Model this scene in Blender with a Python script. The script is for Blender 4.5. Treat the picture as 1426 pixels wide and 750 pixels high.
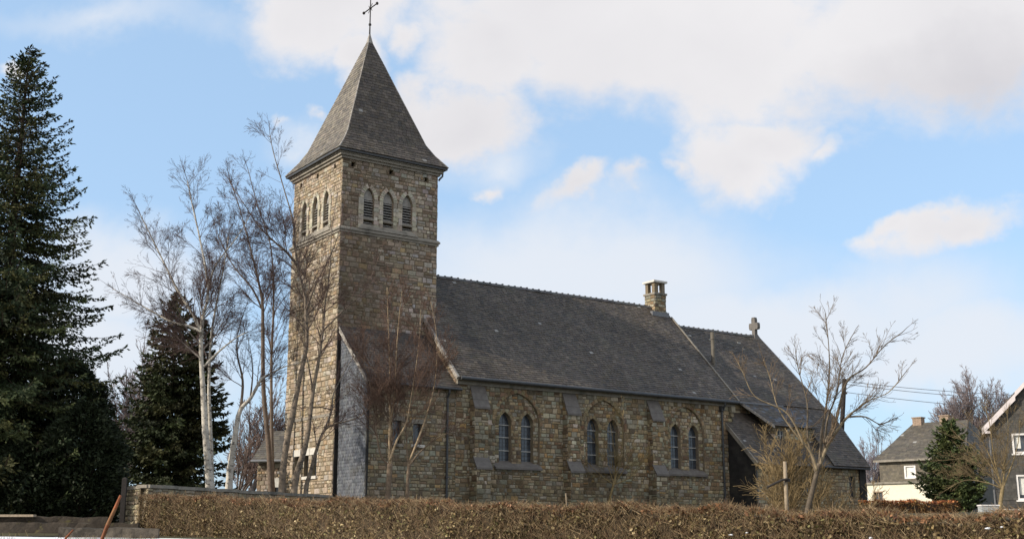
import bpy, math, random
import numpy as np
from mathutils import Vector, noise as mnoise

R = math.radians
for o in list(bpy.data.objects):
    bpy.data.objects.remove(o, do_unlink=True)
scene = bpy.context.scene
COL = scene.collection

# ------------------------------------------------------------------ camera
FPX, PITCH, EZ = 1652.86, 0.2197, 1.6
cam = bpy.data.cameras.new('camera')
cam.sensor_width = 36.0
cam.lens = 36.0 * FPX / 1426.0
cam.clip_start = 0.1
cam.clip_end = 5000
camo = bpy.data.objects.new('camera', cam)
COL.objects.link(camo)
camo.location = (0, 0, EZ)
camo.rotation_euler = (math.pi / 2 + PITCH, 0, 0)
scene.camera = camo
scene.render.resolution_x, scene.render.resolution_y = 1024, 538

# ------------------------------------------------------------------ light
SUN_AZ, SUN_EL = R(-112), R(30)             # compass bearing from +Y, elevation
SKY_STRENGTH = 0.15
scene.view_settings.view_transform = 'Standard'
scene.view_settings.look = 'None'
scene.view_settings.exposure = 0.35
scene.view_settings.gamma = 1.0
scene.view_settings.use_curve_mapping = False

sl = bpy.data.lights.new('sun', 'SUN')
sl.energy = 3.6
sl.angle = R(0.5)
sl.color = (1.0, 0.90, 0.76)
so = bpy.data.objects.new('sun', sl)
COL.objects.link(so)
sdir = Vector((math.sin(SUN_AZ) * math.cos(SUN_EL), math.cos(SUN_AZ) * math.cos(SUN_EL), math.sin(SUN_EL)))
so.rotation_euler = sdir.to_track_quat('Z', 'Y').to_euler()
so.location = (-60, 0, 60)


def ray(x, y):
    c, s = math.cos(PITCH), math.sin(PITCH)
    X, Y = (x - 713) / FPX, (375 - y) / FPX
    return Vector((X, c - Y * s, s + Y * c))


def at(x, y, D):
    """world point seen at photo position (x, y) when it stands D metres ahead"""
    r = ray(x, y)
    return Vector((r.x * D / r.y, D, r.z * D / r.y + EZ))


def make_world():
    w = bpy.data.worlds.new('World')
    scene.world = w
    w.use_nodes = True
    nt = w.node_tree
    nt.nodes.clear()
    N, Lk = nt.nodes.new, nt.links.new

    def math_(op, a, b=None, c=None, clamp=False):
        n = N('ShaderNodeMath'); n.operation = op; n.use_clamp = clamp
        for i, v in enumerate((a, b, c)):
            if v is None: continue
            if isinstance(v, (int, float)): n.inputs[i].default_value = v
            else: Lk(v, n.inputs[i])
        return n.outputs[0]

    sky = N('ShaderNodeTexSky')
    sky.sky_type = 'NISHITA'
    sky.sun_disc = False
    sky.sun_elevation = SUN_EL
    sky.sun_rotation = SUN_AZ
    sky.altitude = 300
    sky.air_density = 1.0
    sky.dust_density = 2.0
    sky.ozone_density = 1.6
    tc = N('ShaderNodeTexCoord')
    sep = N('ShaderNodeSeparateXYZ')
    Lk(tc.outputs['Generated'], sep.inputs[0])
    az = math_('ARCTAN2', sep.outputs[0], sep.outputs[1])
    el = math_('ARCSINE', sep.outputs[2])

    def noise(scale, detail, rough=.55, stretch=(1, 1, 1), dist=0.):
        mp = N('ShaderNodeMapping')
        mp.inputs['Scale'].default_value = stretch
        Lk(tc.outputs['Generated'], mp.inputs[0])
        n = N('ShaderNodeTexNoise')
        n.inputs['Scale'].default_value = scale
        n.inputs['Detail'].default_value = detail
        n.inputs['Roughness'].default_value = rough
        n.inputs['Distortion'].default_value = dist
        Lk(mp.outputs[0], n.inputs['Vector'])
        return n.outputs['Fac']
    n1 = noise(7, 9, .58, (1, 1, 1.5), .25)
    n2 = noise(3.2, 5, .5, (1, 1, 1.4))
    n3 = noise(22, 7, .6, (1, 1, 1.2), .3)
    w1 = math_('MULTIPLY', math_('SUBTRACT', noise(5, 6, .6, (1, 1, 1)), .5), .16)
    w2 = math_('MULTIPLY', math_('SUBTRACT', noise(5.7, 6, .6, (1, 1.3, 1)), .5), .12)
    az = math_('ADD', az, w1); el = math_('ADD', el, w2)
    nz = math_('ADD', math_('MULTIPLY', math_('SUBTRACT', n1, .5), 1.7),
               math_('MULTIPLY', math_('SUBTRACT', n3, .5), .85))

    def blobs(lst, far=()):
        M = None
        for (x, y, rx, ry, rot, amp) in lst:
            d = ray(x, y).normalized()
            a0, e0 = math.atan2(d.x, d.y), math.asin(d.z)
            da, de = math_('SUBTRACT', az, a0), math_('SUBTRACT', el, e0)
            c, s = math.cos(R(rot)), math.sin(R(rot))
            k = 1694.
            p = math_('MULTIPLY', math_('ADD', math_('MULTIPLY', da, c), math_('MULTIPLY', de, s)), k / rx)
            q = math_('MULTIPLY', math_('SUBTRACT', math_('MULTIPLY', de, c), math_('MULTIPLY', da, s)), k / ry)
            m = math_('SUBTRACT', amp, math_('SQRT', math_('ADD', math_('MULTIPLY', p, p), math_('MULTIPLY', q, q))))
            m = math_('MAXIMUM', m, -1.)
            M = m if M is None else math_('MAXIMUM', M, m)
        for (a0, e0, ra, re, amp) in far:
            da = math_('SUBTRACT', math_('ABSOLUTE', az), R(a0)); de = math_('SUBTRACT', el, R(e0))
            p, q = math_('MULTIPLY', da, 1 / R(ra)), math_('MULTIPLY', de, 1 / R(re))
            M = math_('MAXIMUM', M, math_('MAXIMUM', math_('SUBTRACT', amp, math_('SQRT', math_('ADD', math_('MULTIPLY', p, p), math_('MULTIPLY', q, q)))), -1.))
        return M
    # cumulus and cloud bank (centre given as a photo direction, turned into azimuth and elevation)
    A = blobs([(820, 10, 260, 120, 0, 1), (1010, 60, 330, 120, 0, 1), (1310, 50, 300, 125, 0, 1), (700, 60, 120, 85, 0, 1),
               (1015, 215, 75, 65, 40, 1), (1050, 180, 90, 50, 10, 1),
               (650, 165, 105, 52, 0, 1), (590, 150, 60, 50, 0, .9),
               (440, 15, 150, 75, 20, .95), (480, 90, 80, 45, -20, .7), (560, 60, 60, 40, 0, .5),
               (1325, 318, 105, 34, 12, 1), (1250, 328, 60, 24, 0, .8),
               (790, 272, 85, 26, 25, .6), (880, 262, 75, 28, 15, .55), (660, 262, 50, 22, 0, .3), (960, 240, 50, 35, 30, .5), (1120, 190, 80, 35, 0, .5),
               (0, 105, 25, 18, 0, .7), (380, 178, 45, 18, 0, .4), (430, 165, 40, 20, 0, .45),
               # more clouds, outside this view
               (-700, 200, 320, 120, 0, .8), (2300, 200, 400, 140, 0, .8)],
              [(150, 38, 50, 34, 1.15), (120, 20, 35, 16, .9), (60, 62, 60, 18, .8), (170, 12, 30, 12, .8)])  # unseen cloud banks, added to throw neutral light on the shaded nave
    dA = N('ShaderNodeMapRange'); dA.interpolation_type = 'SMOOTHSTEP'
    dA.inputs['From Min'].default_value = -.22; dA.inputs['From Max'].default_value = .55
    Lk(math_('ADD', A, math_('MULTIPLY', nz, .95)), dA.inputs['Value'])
    # thin soft veils low in the sky
    B = blobs([(800, 390, 360, 100, 0, 1.15), (1080, 440, 330, 95, 0, 1.05), (180, 385, 160, 75, 0, 1.1), (90, 470, 230, 90, 0, 1.05),
               (1300, 480, 300, 80, 0, .9), (700, 420, 220, 80, 0, 1.1), (150, 30, 300, 50, 5, .55), (420, 200, 120, 50, 0, .5), (680, 230, 120, 60, 0, .5)])
    DK = blobs([(1360, 115, 300, 85, 0, 1)])
    dB = N('ShaderNodeMapRange'); dB.interpolation_type = 'SMOOTHSTEP'
    dB.inputs['From Min'].default_value = -.25; dB.inputs['From Max'].default_value = .85
    dB.inputs['To Max'].default_value = .9
    Lk(math_('ADD', B, math_('MULTIPLY', math_('SUBTRACT', n2, .5), 1.1)), dB.inputs['Value'])
    # cloud brightness: thin edges are the brightest, thick bellies greyer
    g = math_('MULTIPLY', math_('SUBTRACT', n2, .35), 1.1, clamp=True)
    thick = math_('MULTIPLY', math_('MAXIMUM', A, 0), .30, clamp=True)
    br = math_('SUBTRACT', 1.0, math_('ADD', math_('MULTIPLY', math_('ADD', g, thick), .26), math_('MULTIPLY', math_('MAXIMUM', math_('ADD', DK, math_('MULTIPLY', nz, .4)), 0), .17, clamp=True)))
    cc = N('ShaderNodeCombineColor')
    k = 0.72 / SKY_STRENGTH
    Lk(math_('MULTIPLY', br, k * .985), cc.inputs[0])
    Lk(math_('MULTIPLY', br, k * .97), cc.inputs[1])
    Lk(math_('MULTIPLY', math_('ADD', math_('MULTIPLY', br, .88), .12), k * .985), cc.inputs[2])

    def mix(f, a, b):
        m = N('ShaderNodeMix'); m.data_type = 'RGBA'
        if isinstance(f, float): m.inputs[0].default_value = f
        else: Lk(f, m.inputs[0])
        Lk(a, m.inputs[6]); Lk(b, m.inputs[7])
        return m.outputs[2]
    cB = N('ShaderNodeRGB'); cB.outputs[0].default_value = (.64 / SKY_STRENGTH, .67 / SKY_STRENGTH, .72 / SKY_STRENGTH, 1)
    # a thin high veil pales the whole sky
    cV = N('ShaderNodeRGB'); cV.outputs[0].default_value = (.42 / SKY_STRENGTH, .62 / SKY_STRENGTH, .86 / SKY_STRENGTH, 1)
    c0 = mix(.55, sky.outputs[0], cV.outputs[0])
    c1 = mix(dB.outputs[0], c0, cB.outputs[0])
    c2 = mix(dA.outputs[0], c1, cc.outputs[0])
    bg = N('ShaderNodeBackground')
    bg.inputs['Strength'].default_value = SKY_STRENGTH
    Lk(c2, bg.inputs['Color'])
    out = N('ShaderNodeOutputWorld')
    Lk(bg.outputs[0], out.inputs[0])


make_world()


# ------------------------------------------------------------------ materials
def mat(name, col=None, rough=.8, attr=False, nscale=6., namt=.25, bump=0., bscale=30., spec=.3, metal=0., stain=None):
    """principled material; base colour from the 'Col' attribute or a colour, broken up by noise"""
    m = bpy.data.materials.new(name)
    m.use_nodes = True
    nt = m.node_tree
    b = nt.nodes['Principled BSDF']
    b.inputs['Roughness'].default_value = rough
    b.inputs['Specular IOR Level'].default_value = spec
    b.inputs['Metallic'].default_value = metal
    N, Lk = nt.nodes.new, nt.links.new
    if attr:
        a = N('ShaderNodeAttribute'); a.attribute_name = 'Col'; base = a.outputs['Color']
    else:
        a = N('ShaderNodeRGB'); a.outputs[0].default_value = (*col, 1); base = a.outputs[0]
    tc = N('ShaderNodeTexCoord')
    if namt > 0:
        n = N('ShaderNodeTexNoise'); n.inputs['Scale'].default_value = nscale
        n.inputs['Detail'].default_value = 6; n.inputs['Roughness'].default_value = .65
        Lk(tc.outputs['Object'], n.inputs['Vector'])
        mr = N('ShaderNodeMapRange')
        mr.inputs['From Min'].default_value = .25; mr.inputs['From Max'].default_value = .75
        mr.inputs['To Min'].default_value = 1 - namt; mr.inputs['To Max'].default_value = 1 + namt
        Lk(n.outputs['Fac'], mr.inputs['Value'])
        mx = N('ShaderNodeMix'); mx.data_type = 'RGBA'; mx.blend_type = 'MULTIPLY'; mx.inputs[0].default_value = 1
        Lk(base, mx.inputs[6]); Lk(mr.outputs[0], mx.inputs[7]); base = mx.outputs[2]
    if stain:
        scol, sscale, lo, hi, amt = stain
        n = N('ShaderNodeTexNoise'); n.inputs['Scale'].default_value = sscale
        n.inputs['Detail'].default_value = 5; n.inputs['Roughness'].default_value = .6
        Lk(tc.outputs['Object'], n.inputs['Vector'])
        mr = N('ShaderNodeMapRange'); mr.interpolation_type = 'SMOOTHSTEP'
        mr.inputs['From Min'].default_value = lo; mr.inputs['From Max'].default_value = hi
        mr.inputs['To Max'].default_value = amt
        Lk(n.outputs['Fac'], mr.inputs['Value'])
        mx = N('ShaderNodeMix'); mx.data_type = 'RGBA'
        Lk(mr.outputs[0], mx.inputs[0]); Lk(base, mx.inputs[6]); mx.inputs[7].default_value = (*scol, 1)
        base = mx.outputs[2]
    Lk(base, b.inputs['Base Color'])
    if bump > 0:
        n = N('ShaderNodeTexNoise'); n.inputs['Scale'].default_value = bscale; n.inputs['Detail'].default_value = 5
        Lk(tc.outputs['Object'], n.inputs['Vector'])
        bp = N('ShaderNodeBump'); bp.inputs['Strength'].default_value = bump; bp.inputs['Distance'].default_value = .02
        Lk(n.outputs['Fac'], bp.inputs['Height']); Lk(bp.outputs[0], b.inputs['Normal'])
    return m


M = {}
M['stone'] = mat('stone', rough=.9, attr=True, nscale=9, namt=.35, bump=.6, bscale=22, spec=.15)
M['mortar'] = mat('mortar', (.15, .125, .088), .95, nscale=3, namt=.35, bump=.4, spec=.1)
M['slate'] = mat('slate', rough=.62, attr=True, nscale=2.2, namt=.32, bump=.25, bscale=14, spec=.35,
                 stain=((.12, .108, .075), .9, .52, .78, .5))
M['trim'] = mat('trim', (.27, .245, .205), .85, nscale=3, namt=.3, bump=.3, stain=((.10, .095, .08), 1.6, .5, .7, .7))
M['bluestone'] = mat('bluestone', (.145, .132, .12), .7, nscale=4, namt=.3, bump=.3, stain=((.2, .19, .16), 3, .55, .7, .5))
M['pale'] = mat('pale', (.62, .60, .55), .8, nscale=4, namt=.2)
M['verge'] = mat('verge', (.33, .31, .28), .8, nscale=7, namt=.5, stain=((.20, .17, .15), 4, .48, .62, .7))
M['zinc'] = mat('zinc', (.16, .165, .175), .5, nscale=5, namt=.25, spec=.5)
M['darkzinc'] = mat('darkzinc', (.055, .058, .062), .5, nscale=4, namt=.3, spec=.5)
M['flue'] = mat('flue', (.15, .135, .11), .6, nscale=4, namt=.35)
M['iron'] = mat('iron', (.035, .03, .028), .7, nscale=10, namt=.3)
M['louvre'] = mat('louvre', (.31, .30, .28), .8, nscale=5, namt=.3)
M['void'] = mat('void', (.02, .02, .02), .9, namt=0)
M['glass'] = mat('glass', (.05, .06, .075), .22, nscale=3.5, namt=.65, spec=.7, bump=.15, bscale=9)
M['bar'] = mat('bar', (.42, .42, .40), .6, nscale=9, namt=.3)
M['tar'] = mat('tar', (.030, .029, .028), .8, nscale=2, namt=.4, stain=((.085, .08, .07), .9, .5, .68, .7))
M['wood'] = mat('wood', (.30, .24, .17), .85, nscale=12, namt=.35, bump=.3)
M['oldwood'] = mat('oldwood', (.05, .04, .03), .95, nscale=5, namt=.5, bump=.8, bscale=14, stain=((.12, .105, .04), 3.5, .55, .68, .7))
M['bark'] = mat('bark', rough=.9, attr=True, nscale=9, namt=.35, bump=.5, bscale=20, spec=.15)
M['twig'] = mat('twig', rough=.85, attr=True, namt=0, spec=.15)
M['needle'] = mat('needle', rough=.7, attr=True, namt=0, spec=.25)
M['leaf'] = mat('leaf', rough=.7, attr=True, namt=0, spec=.25)
M['hedgecore'] = mat('hedgecore', (.06, .045, .027), .95, nscale=14, namt=.7, bump=1., bscale=25)
M['snow'] = mat('snow', (.84, .86, .90), .7, nscale=2, namt=.06, bump=.3, bscale=4)
M['ground'] = mat('ground', (.06, .055, .028), .95, nscale=1.2, namt=.45, bump=.8, bscale=9)
M['render'] = mat('render', (.78, .74, .60), .9, nscale=2, namt=.08, stain=((.62, .50, .30), 1.1, .58, .72, .6))
M['white'] = mat('white', (.80, .78, .76), .6, nscale=3, namt=.06)
M['pinkwhite'] = mat('pinkwhite', (.74, .68, .68), .6, nscale=3, namt=.1)
M['curtain'] = mat('curtain', (.7, .7, .66), .8, nscale=6, namt=.2)
M['cabinet'] = mat('cabinet', (.42, .45, .46), .5, nscale=3, namt=.12)
M['creosote'] = mat('creosote', (.026, .022, .020), .85, nscale=6, namt=.4)
M['wire'] = mat('wire', (.10, .11, .13), .6, namt=0)
M['rust'] = mat('rust', rough=.75, attr=True, nscale=12, namt=.5)
M['brick'] = mat('brick', (.32, .24, .18), .9, nscale=10, namt=.45, bump=.5)


M['greywood'] = mat('greywood', (.095, .08, .062), .95, nscale=6, namt=.5, bump=.9, bscale=12, stain=((.03, .026, .02), 2.5, .5, .62, .8))


# birch bark: white with dark bands and patches
def birch_mat():
    m = mat('birchbark', rough=.8, attr=True, nscale=7, namt=.2, bump=.4, spec=.2)
    nt = m.node_tree
    b = nt.nodes['Principled BSDF']
    N, Lk = nt.nodes.new, nt.links.new
    base = b.inputs['Base Color'].links[0].from_socket
    tc = N('ShaderNodeTexCoord'); mp = N('ShaderNodeMapping'); mp.inputs['Scale'].default_value = (3., 3., 5.)
    Lk(tc.outputs['Object'], mp.inputs[0])
    n = N('ShaderNodeTexNoise'); n.inputs['Scale'].default_value = 1.7; n.inputs['Detail'].default_value = 6
    n.inputs['Roughness'].default_value = .7
    Lk(mp.outputs[0], n.inputs['Vector'])
    mr = N('ShaderNodeMapRange'); mr.inputs['From Min'].default_value = .53; mr.inputs['From Max'].default_value = .6
    mr.inputs['To Max'].default_value = .85
    Lk(n.outputs['Fac'], mr.inputs['Value'])
    mx = N('ShaderNodeMix'); mx.data_type = 'RGBA'
    Lk(mr.outputs[0], mx.inputs[0]); Lk(base, mx.inputs[6]); mx.inputs[7].default_value = (.05, .045, .04, 1)
    Lk(mx.outputs[2], b.inputs['Base Color'])
    return m


M['birch'] = birch_mat()


# ------------------------------------------------------------------ object helpers
def link_mesh(name, me, parent=None, loc=None):
    o = bpy.data.objects.new(name, me)
    COL.objects.link(o)
    if parent is not None: o.parent = parent
    if loc is not None: o.location = loc
    return o


def empty(name, loc=(0, 0, 0), rz=0.):
    o = bpy.data.objects.new(name, None)
    COL.objects.link(o)
    o.location = loc
    o.rotation_euler = (0, 0, rz)
    o.empty_display_size = .3
    return o


def tag(o, label=None, cat=None, group=None, kind=None):
    if label: o['label'] = label
    if cat: o['category'] = cat
    if group: o['group'] = group
    if kind: o['kind'] = kind
    return o


class MB:
    """collects polygons with a colour and a material slot and links them as ONE mesh"""
    def __init__(s):
        s.v, s.f, s.c, s.m = [], [], [], []

    def poly(s, pts, col=(.5, .5, .5), mi=0):
        i = len(s.v)
        s.v.extend([tuple(p) for p in pts])
        s.f.append(tuple(range(i, i + len(pts))))
        s.c.append(col); s.m.append(mi)

    def box(s, p0, p1, col=(.5, .5, .5), mi=0):
        x0, y0, z0 = (min(a, b) for a, b in zip(p0, p1)); x1, y1, z1 = (max(a, b) for a, b in zip(p0, p1))
        P = [(x0, y0, z0), (x1, y0, z0), (x1, y1, z0), (x0, y1, z0), (x0, y0, z1), (x1, y0, z1), (x1, y1, z1), (x0, y1, z1)]
        for f in ((0, 3, 2, 1), (4, 5, 6, 7), (0, 1, 5, 4), (1, 2, 6, 5), (2, 3, 7, 6), (3, 0, 4, 7)):
            s.poly([P[k] for k in f], col, mi)

    def prism(s, ring0, ring1, col=(.5, .5, .5), mi=0):
        n = len(ring0)
        s.poly(list(reversed(ring0)), col, mi); s.poly(ring1, col, mi)
        for k in range(n):
            s.poly([ring0[k], ring0[(k + 1) % n], ring1[(k + 1) % n], ring1[k]], col, mi)

    def tube(s, pts, rad, sides=8, col=(.5, .5, .5), mi=0, cap=True, cols=None):
        pts = [Vector(p) for p in pts]
        n = len(pts)
        if not hasattr(rad, '__len__'): rad = [rad] * n
        rings = []
        ref = Vector((.31, .87, .2))
        base = len(s.v)
        for i, p in enumerate(pts):
            d = (pts[min(i + 1, n - 1)] - pts[max(i - 1, 0)]).normalized()
            a = d.cross(ref)
            if a.length < .05: a = d.cross(Vector((1, 0, 0)))
            a.normalize(); b = d.cross(a)
            for k in range(sides):
                t = 2 * math.pi * k / sides
                s.v.append(tuple(p + (a * math.cos(t) + b * math.sin(t)) * rad[i]))
        for i in range(n - 1):
            for k in range(sides):
                k2 = (k + 1) % sides
                s.f.append((base + i * sides + k, base + i * sides + k2, base + (i + 1) * sides + k2, base + (i + 1) * sides + k))
                s.c.append(cols[i] if cols else col); s.m.append(mi)
        if cap:
            s.f.append(tuple(base + k for k in reversed(range(sides)))); s.c.append(cols[0] if cols else col); s.m.append(mi)
            s.f.append(tuple(base + (n - 1) * sides + k for k in range(sides))); s.c.append(cols[-1] if cols else col); s.m.append(mi)

    def build(s, name, mats, parent=None, loc=None, smooth=False):
        me = bpy.data.meshes.new(name)
        me.from_pydata(s.v, [], s.f)
        if not isinstance(mats, (list, tuple)): mats = [mats]
        for m in mats: me.materials.append(M[m])
        me.polygons.foreach_set('material_index', s.m)
        if smooth: me.polygons.foreach_set('use_smooth', [True] * len(s.f))
        at_ = me.attributes.new('Col', 'FLOAT_COLOR', 'FACE')
        c = np.ones((len(s.c), 4), np.float32); c[:, :3] = np.array(s.c, np.float32).reshape(-1, 3)
        at_.data.foreach_set('color', c.ravel())
        me.update()
        return link_mesh(name, me, parent, loc)


def quad_mesh(name, Q, C, m, parent=None, loc=None):
    """Q (n,k,3) polygons with k corners each and C (n,3) colours -> one mesh, fast"""
    Q = np.asarray(Q, np.float32); C = np.asarray(C, np.float32)
    n, k = Q.shape[:2]
    me = bpy.data.meshes.new(name)
    me.vertices.add(n * k); me.vertices.foreach_set('co', Q.ravel())
    me.loops.add(n * k); me.loops.foreach_set('vertex_index', np.arange(n * k, dtype=np.int32))
    me.polygons.add(n)
    me.polygons.foreach_set('loop_start', np.arange(0, n * k, k, dtype=np.int32))
    at_ = me.attributes.new('Col', 'FLOAT_COLOR', 'FACE')
    c = np.ones((n, 4), np.float32); c[:, :3] = C
    at_.data.foreach_set('color', c.ravel())
    me.materials.append(M[m])
    me.update(calc_edges=True)
    me.validate()
    return link_mesh(name, me, parent, loc)


def seg_quads(P0, P1, R0, R1, C, sides=3):
    """straight tapered twigs as open prisms, all at once"""
    P0, P1 = np.asarray(P0, float), np.asarray(P1, float)
    d = P1 - P0
    d /= np.linalg.norm(d, axis=1, keepdims=True) + 1e-9
    ref = np.tile(np.array([[.37, .21, .9]]), (len(d), 1))
    ref[np.abs((d * ref).sum(1)) > .92] = (1, 0, 0)
    a = np.cross(d, ref); a /= np.linalg.norm(a, axis=1, keepdims=True)
    b = np.cross(d, a)
    R0, R1 = np.asarray(R0)[:, None], np.asarray(R1)[:, None]
    qs = []
    for k in range(sides):
        t0, t1 = 2 * math.pi * k / sides, 2 * math.pi * (k + 1) / sides
        e0 = a * math.cos(t0) + b * math.sin(t0); e1 = a * math.cos(t1) + b * math.sin(t1)
        qs.append(np.stack([P0 + e0 * R0, P0 + e1 * R0, P1 + e1 * R1, P1 + e0 * R1], 1))
    return np.concatenate(qs), np.tile(np.asarray(C), (sides, 1))


def vary(rng, c, amt=.15, hue=.05):
    k = 1 + rng.uniform(-amt, amt)
    return tuple(max(0., x * k * (1 + rng.uniform(-hue, hue))) for x in c)


# ------------------------------------------------------------------ masonry and slating
def clip_half(poly, p, q, inside=True):
    sgn = 1 if inside else -1
    def side(a): return sgn * ((q[0] - p[0]) * (a[1] - p[1]) - (q[1] - p[1]) * (a[0] - p[0]))
    out = []
    for i in range(len(poly)):
        a, b = poly[i], poly[(i + 1) % len(poly)]
        sa, sb = side(a), side(b)
        if sa >= 0: out.append(a)
        if (sa > 0 and sb < 0) or (sa < 0 and sb > 0):
            t = sa / (sa - sb); out.append((a[0] + (b[0] - a[0]) * t, a[1] + (b[1] - a[1]) * t))
    return out if len(out) >= 3 and abs(area(out)) > 1e-5 else []


def area(p):
    return .5 * sum(p[i][0] * p[(i + 1) % len(p)][1] - p[(i + 1) % len(p)][0] * p[i][1] for i in range(len(p)))


def bb(p):
    return min(a[0] for a in p), min(a[1] for a in p), max(a[0] for a in p), max(a[1] for a in p)


def clip_region(poly, region):
    for i in range(len(region)):
        poly = clip_half(poly, region[i], region[(i + 1) % len(region)])
        if not poly: return []
    return poly


def subtract(polys, hole):
    hb = bb(hole); out = []
    for P in polys:
        b = bb(P)
        if b[0] >= hb[2] or b[2] <= hb[0] or b[1] >= hb[3] or b[3] <= hb[1]:
            out.append(P); continue
        rem = P
        for i in range(len(hole)):
            p, q = hole[i], hole[(i + 1) % len(hole)]
            o = clip_half(rem, p, q, False)
            if o: out.append(o)
            rem = clip_half(rem, p, q, True)
            if not rem: break
    return out


class Frame:
    def __init__(s, O, S, T, N):
        s.O, s.S, s.T, s.N = Vector(O), Vector(S), Vector(T), Vector(N)

    def __call__(s, a, b, d=0.): return s.O + s.S * a + s.T * b + s.N * d


ZB = 2.7      # ground height at the church; church-local z = z - ZB


def face_v(v): return Frame((0, -v, -ZB), (1, 0, 0), (0, 0, 1), (0, -1, 0))       # wall of constant v, s = u, t = z
def face_u(u): return Frame((u, 0, -ZB), (0, -1, 0), (0, 0, 1), (-1, 0, 0))       # wall facing the tower front, s = v
def face_ue(u): return Frame((u, 0, -ZB), (0, -1, 0), (0, 0, 1), (1, 0, 0))       # wall facing away, s = v


TOWER = [((0.390, 0.320, 0.244), 4), ((0.340, 0.276, 0.212), 4), ((0.290, 0.242, 0.196), 3), ((0.450, 0.388, 0.318), 2), ((0.240, 0.179, 0.127), 2.5), ((0.360, 0.330, 0.297), 3), ((0.370, 0.272, 0.170), 1), ((0.190, 0.150, 0.117), 1)]
NAVE = [((0.340, 0.273, 0.170), 4), ((0.275, 0.209, 0.128), 4), ((0.205, 0.144, 0.090), 3), ((0.385, 0.338, 0.242), 3.5), ((0.290, 0.273, 0.211), 5), ((0.370, 0.239, 0.114), .6), ((0.160, 0.128, 0.093), 1.6), ((0.460, 0.417, 0.329), .8)]


def pick(rng, pal):
    return vary(rng, rng.choices([p[0] for p in pal], [p[1] for p in pal])[0], .26, .05)


def masonry(mb, fr, region, holes=(), pal=TOWER, seed=1, hmin=.14, hmax=.29, dmin=.008, dmax=.035, reveal=.3, tint=None, mortar=1, stone=0):
    rng = random.Random(seed)
    s0, t0, s1, t1 = bb(region)
    base = [region]
    for h in holes: base = subtract(base, h)
    for P in base: mb.poly([fr(a, b) for a, b in P], (.15, .13, .1), mortar)
    for h in holes:
        hh = clip_region(list(h), region)
        for i in range(len(hh)):
            (a, b), (c, d) = hh[i], hh[(i + 1) % len(hh)]
            mb.poly([fr(a, b), fr(c, d), fr(c, d, -reveal), fr(a, b, -reveal)], vary(rng, (.28, .23, .16), .2), stone)
    t = t0
    gap = .015
    while t < t1 - .03:
        h = rng.uniform(hmin, hmax)
        if t + h > t1 - .08: h = t1 - t
        s = s0 - rng.uniform(0, .15)
        while s < s1:
            w = h * rng.uniform(.75, 2.1)
            blocks = [(s, t, s + w, t + h)]
            r = rng.random()
            if r < .22 and h > .2:
                k = rng.uniform(.38, .62); blocks = [(s, t, s + w, t + h * k), (s, t + h * k, s + w, t + h)]
            elif r < .32 and h > .22:
                k = rng.uniform(.35, .65); j = rng.uniform(.4, .6)
                blocks = [(s, t, s + w * k, t + h), (s + w * k, t, s + w, t + h * j), (s + w * k, t + h * j, s + w, t + h)]
            s += w
            for (a, b, c, d) in blocks:
                a, c = max(a, s0 - .02), min(c, s1 + .02)
                if c - a < .05: continue
                j = lambda: rng.uniform(-.017, .017)
                P = [(a + gap + j(), b + gap + j()), (c - gap + j(), b + gap + j()), (c - gap + j(), d - gap + j()), (a + gap + j(), d - gap + j())]
                P = clip_region(P, region)
                if not P: continue
                pcs = [P]
                for hl in holes: pcs = subtract(pcs, hl)
                col = pick(rng, pal)
                if tint:
                    k, mixc, mk = tint((a + c) / 2, (b + d) / 2)
                    col = tuple((x * (1 - mk) + y * mk) * k for x, y in zip(col, mixc))
                dep = rng.uniform(dmin, dmax)
                for pc in pcs:
                    if abs(area(pc)) < .0012: continue
                    cx = sum(p[0] for p in pc) / len(pc); cy = sum(p[1] for p in pc) / len(pc)
                    sx = max(p[0] for p in pc) - min(p[0] for p in pc); sy = max(p[1] for p in pc) - min(p[1] for p in pc)
                    kx, ky = max(.5, 1 - .05 / max(sx, .01)), max(.5, 1 - .05 / max(sy, .01))
                    tl = rng.uniform(-.006, .006)
                    top = [fr(cx + (p[0] - cx) * kx, cy + (p[1] - cy) * ky, dep + tl * (1 if p[0] > cx else -1)) for p in pc]
                    bot = [fr(p[0], p[1], 0.001) for p in pc]
                    mb.poly(top, col, stone)
                    for i in range(len(pc)):
                        mb.poly([bot[i], bot[(i + 1) % len(pc)], top[(i + 1) % len(pc)], top[i]], col, stone)
        t += h


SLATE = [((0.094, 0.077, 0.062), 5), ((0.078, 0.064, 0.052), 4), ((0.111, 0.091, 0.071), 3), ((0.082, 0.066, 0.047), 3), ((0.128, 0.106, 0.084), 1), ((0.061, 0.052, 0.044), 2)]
SLATE_SUNLIT = [((0.186, 0.163, 0.129), 5), ((0.151, 0.130, 0.105), 4), ((0.222, 0.192, 0.146), 3), ((0.122, 0.108, 0.090), 2)]  # paler copy of the slate tones, painting sunlight on the spire's left face
SLATE_BLUE = [((.115, .125, .145), 5), ((.095, .105, .125), 4), ((.14, .15, .165), 3), ((.08, .085, .10), 2)]


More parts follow.
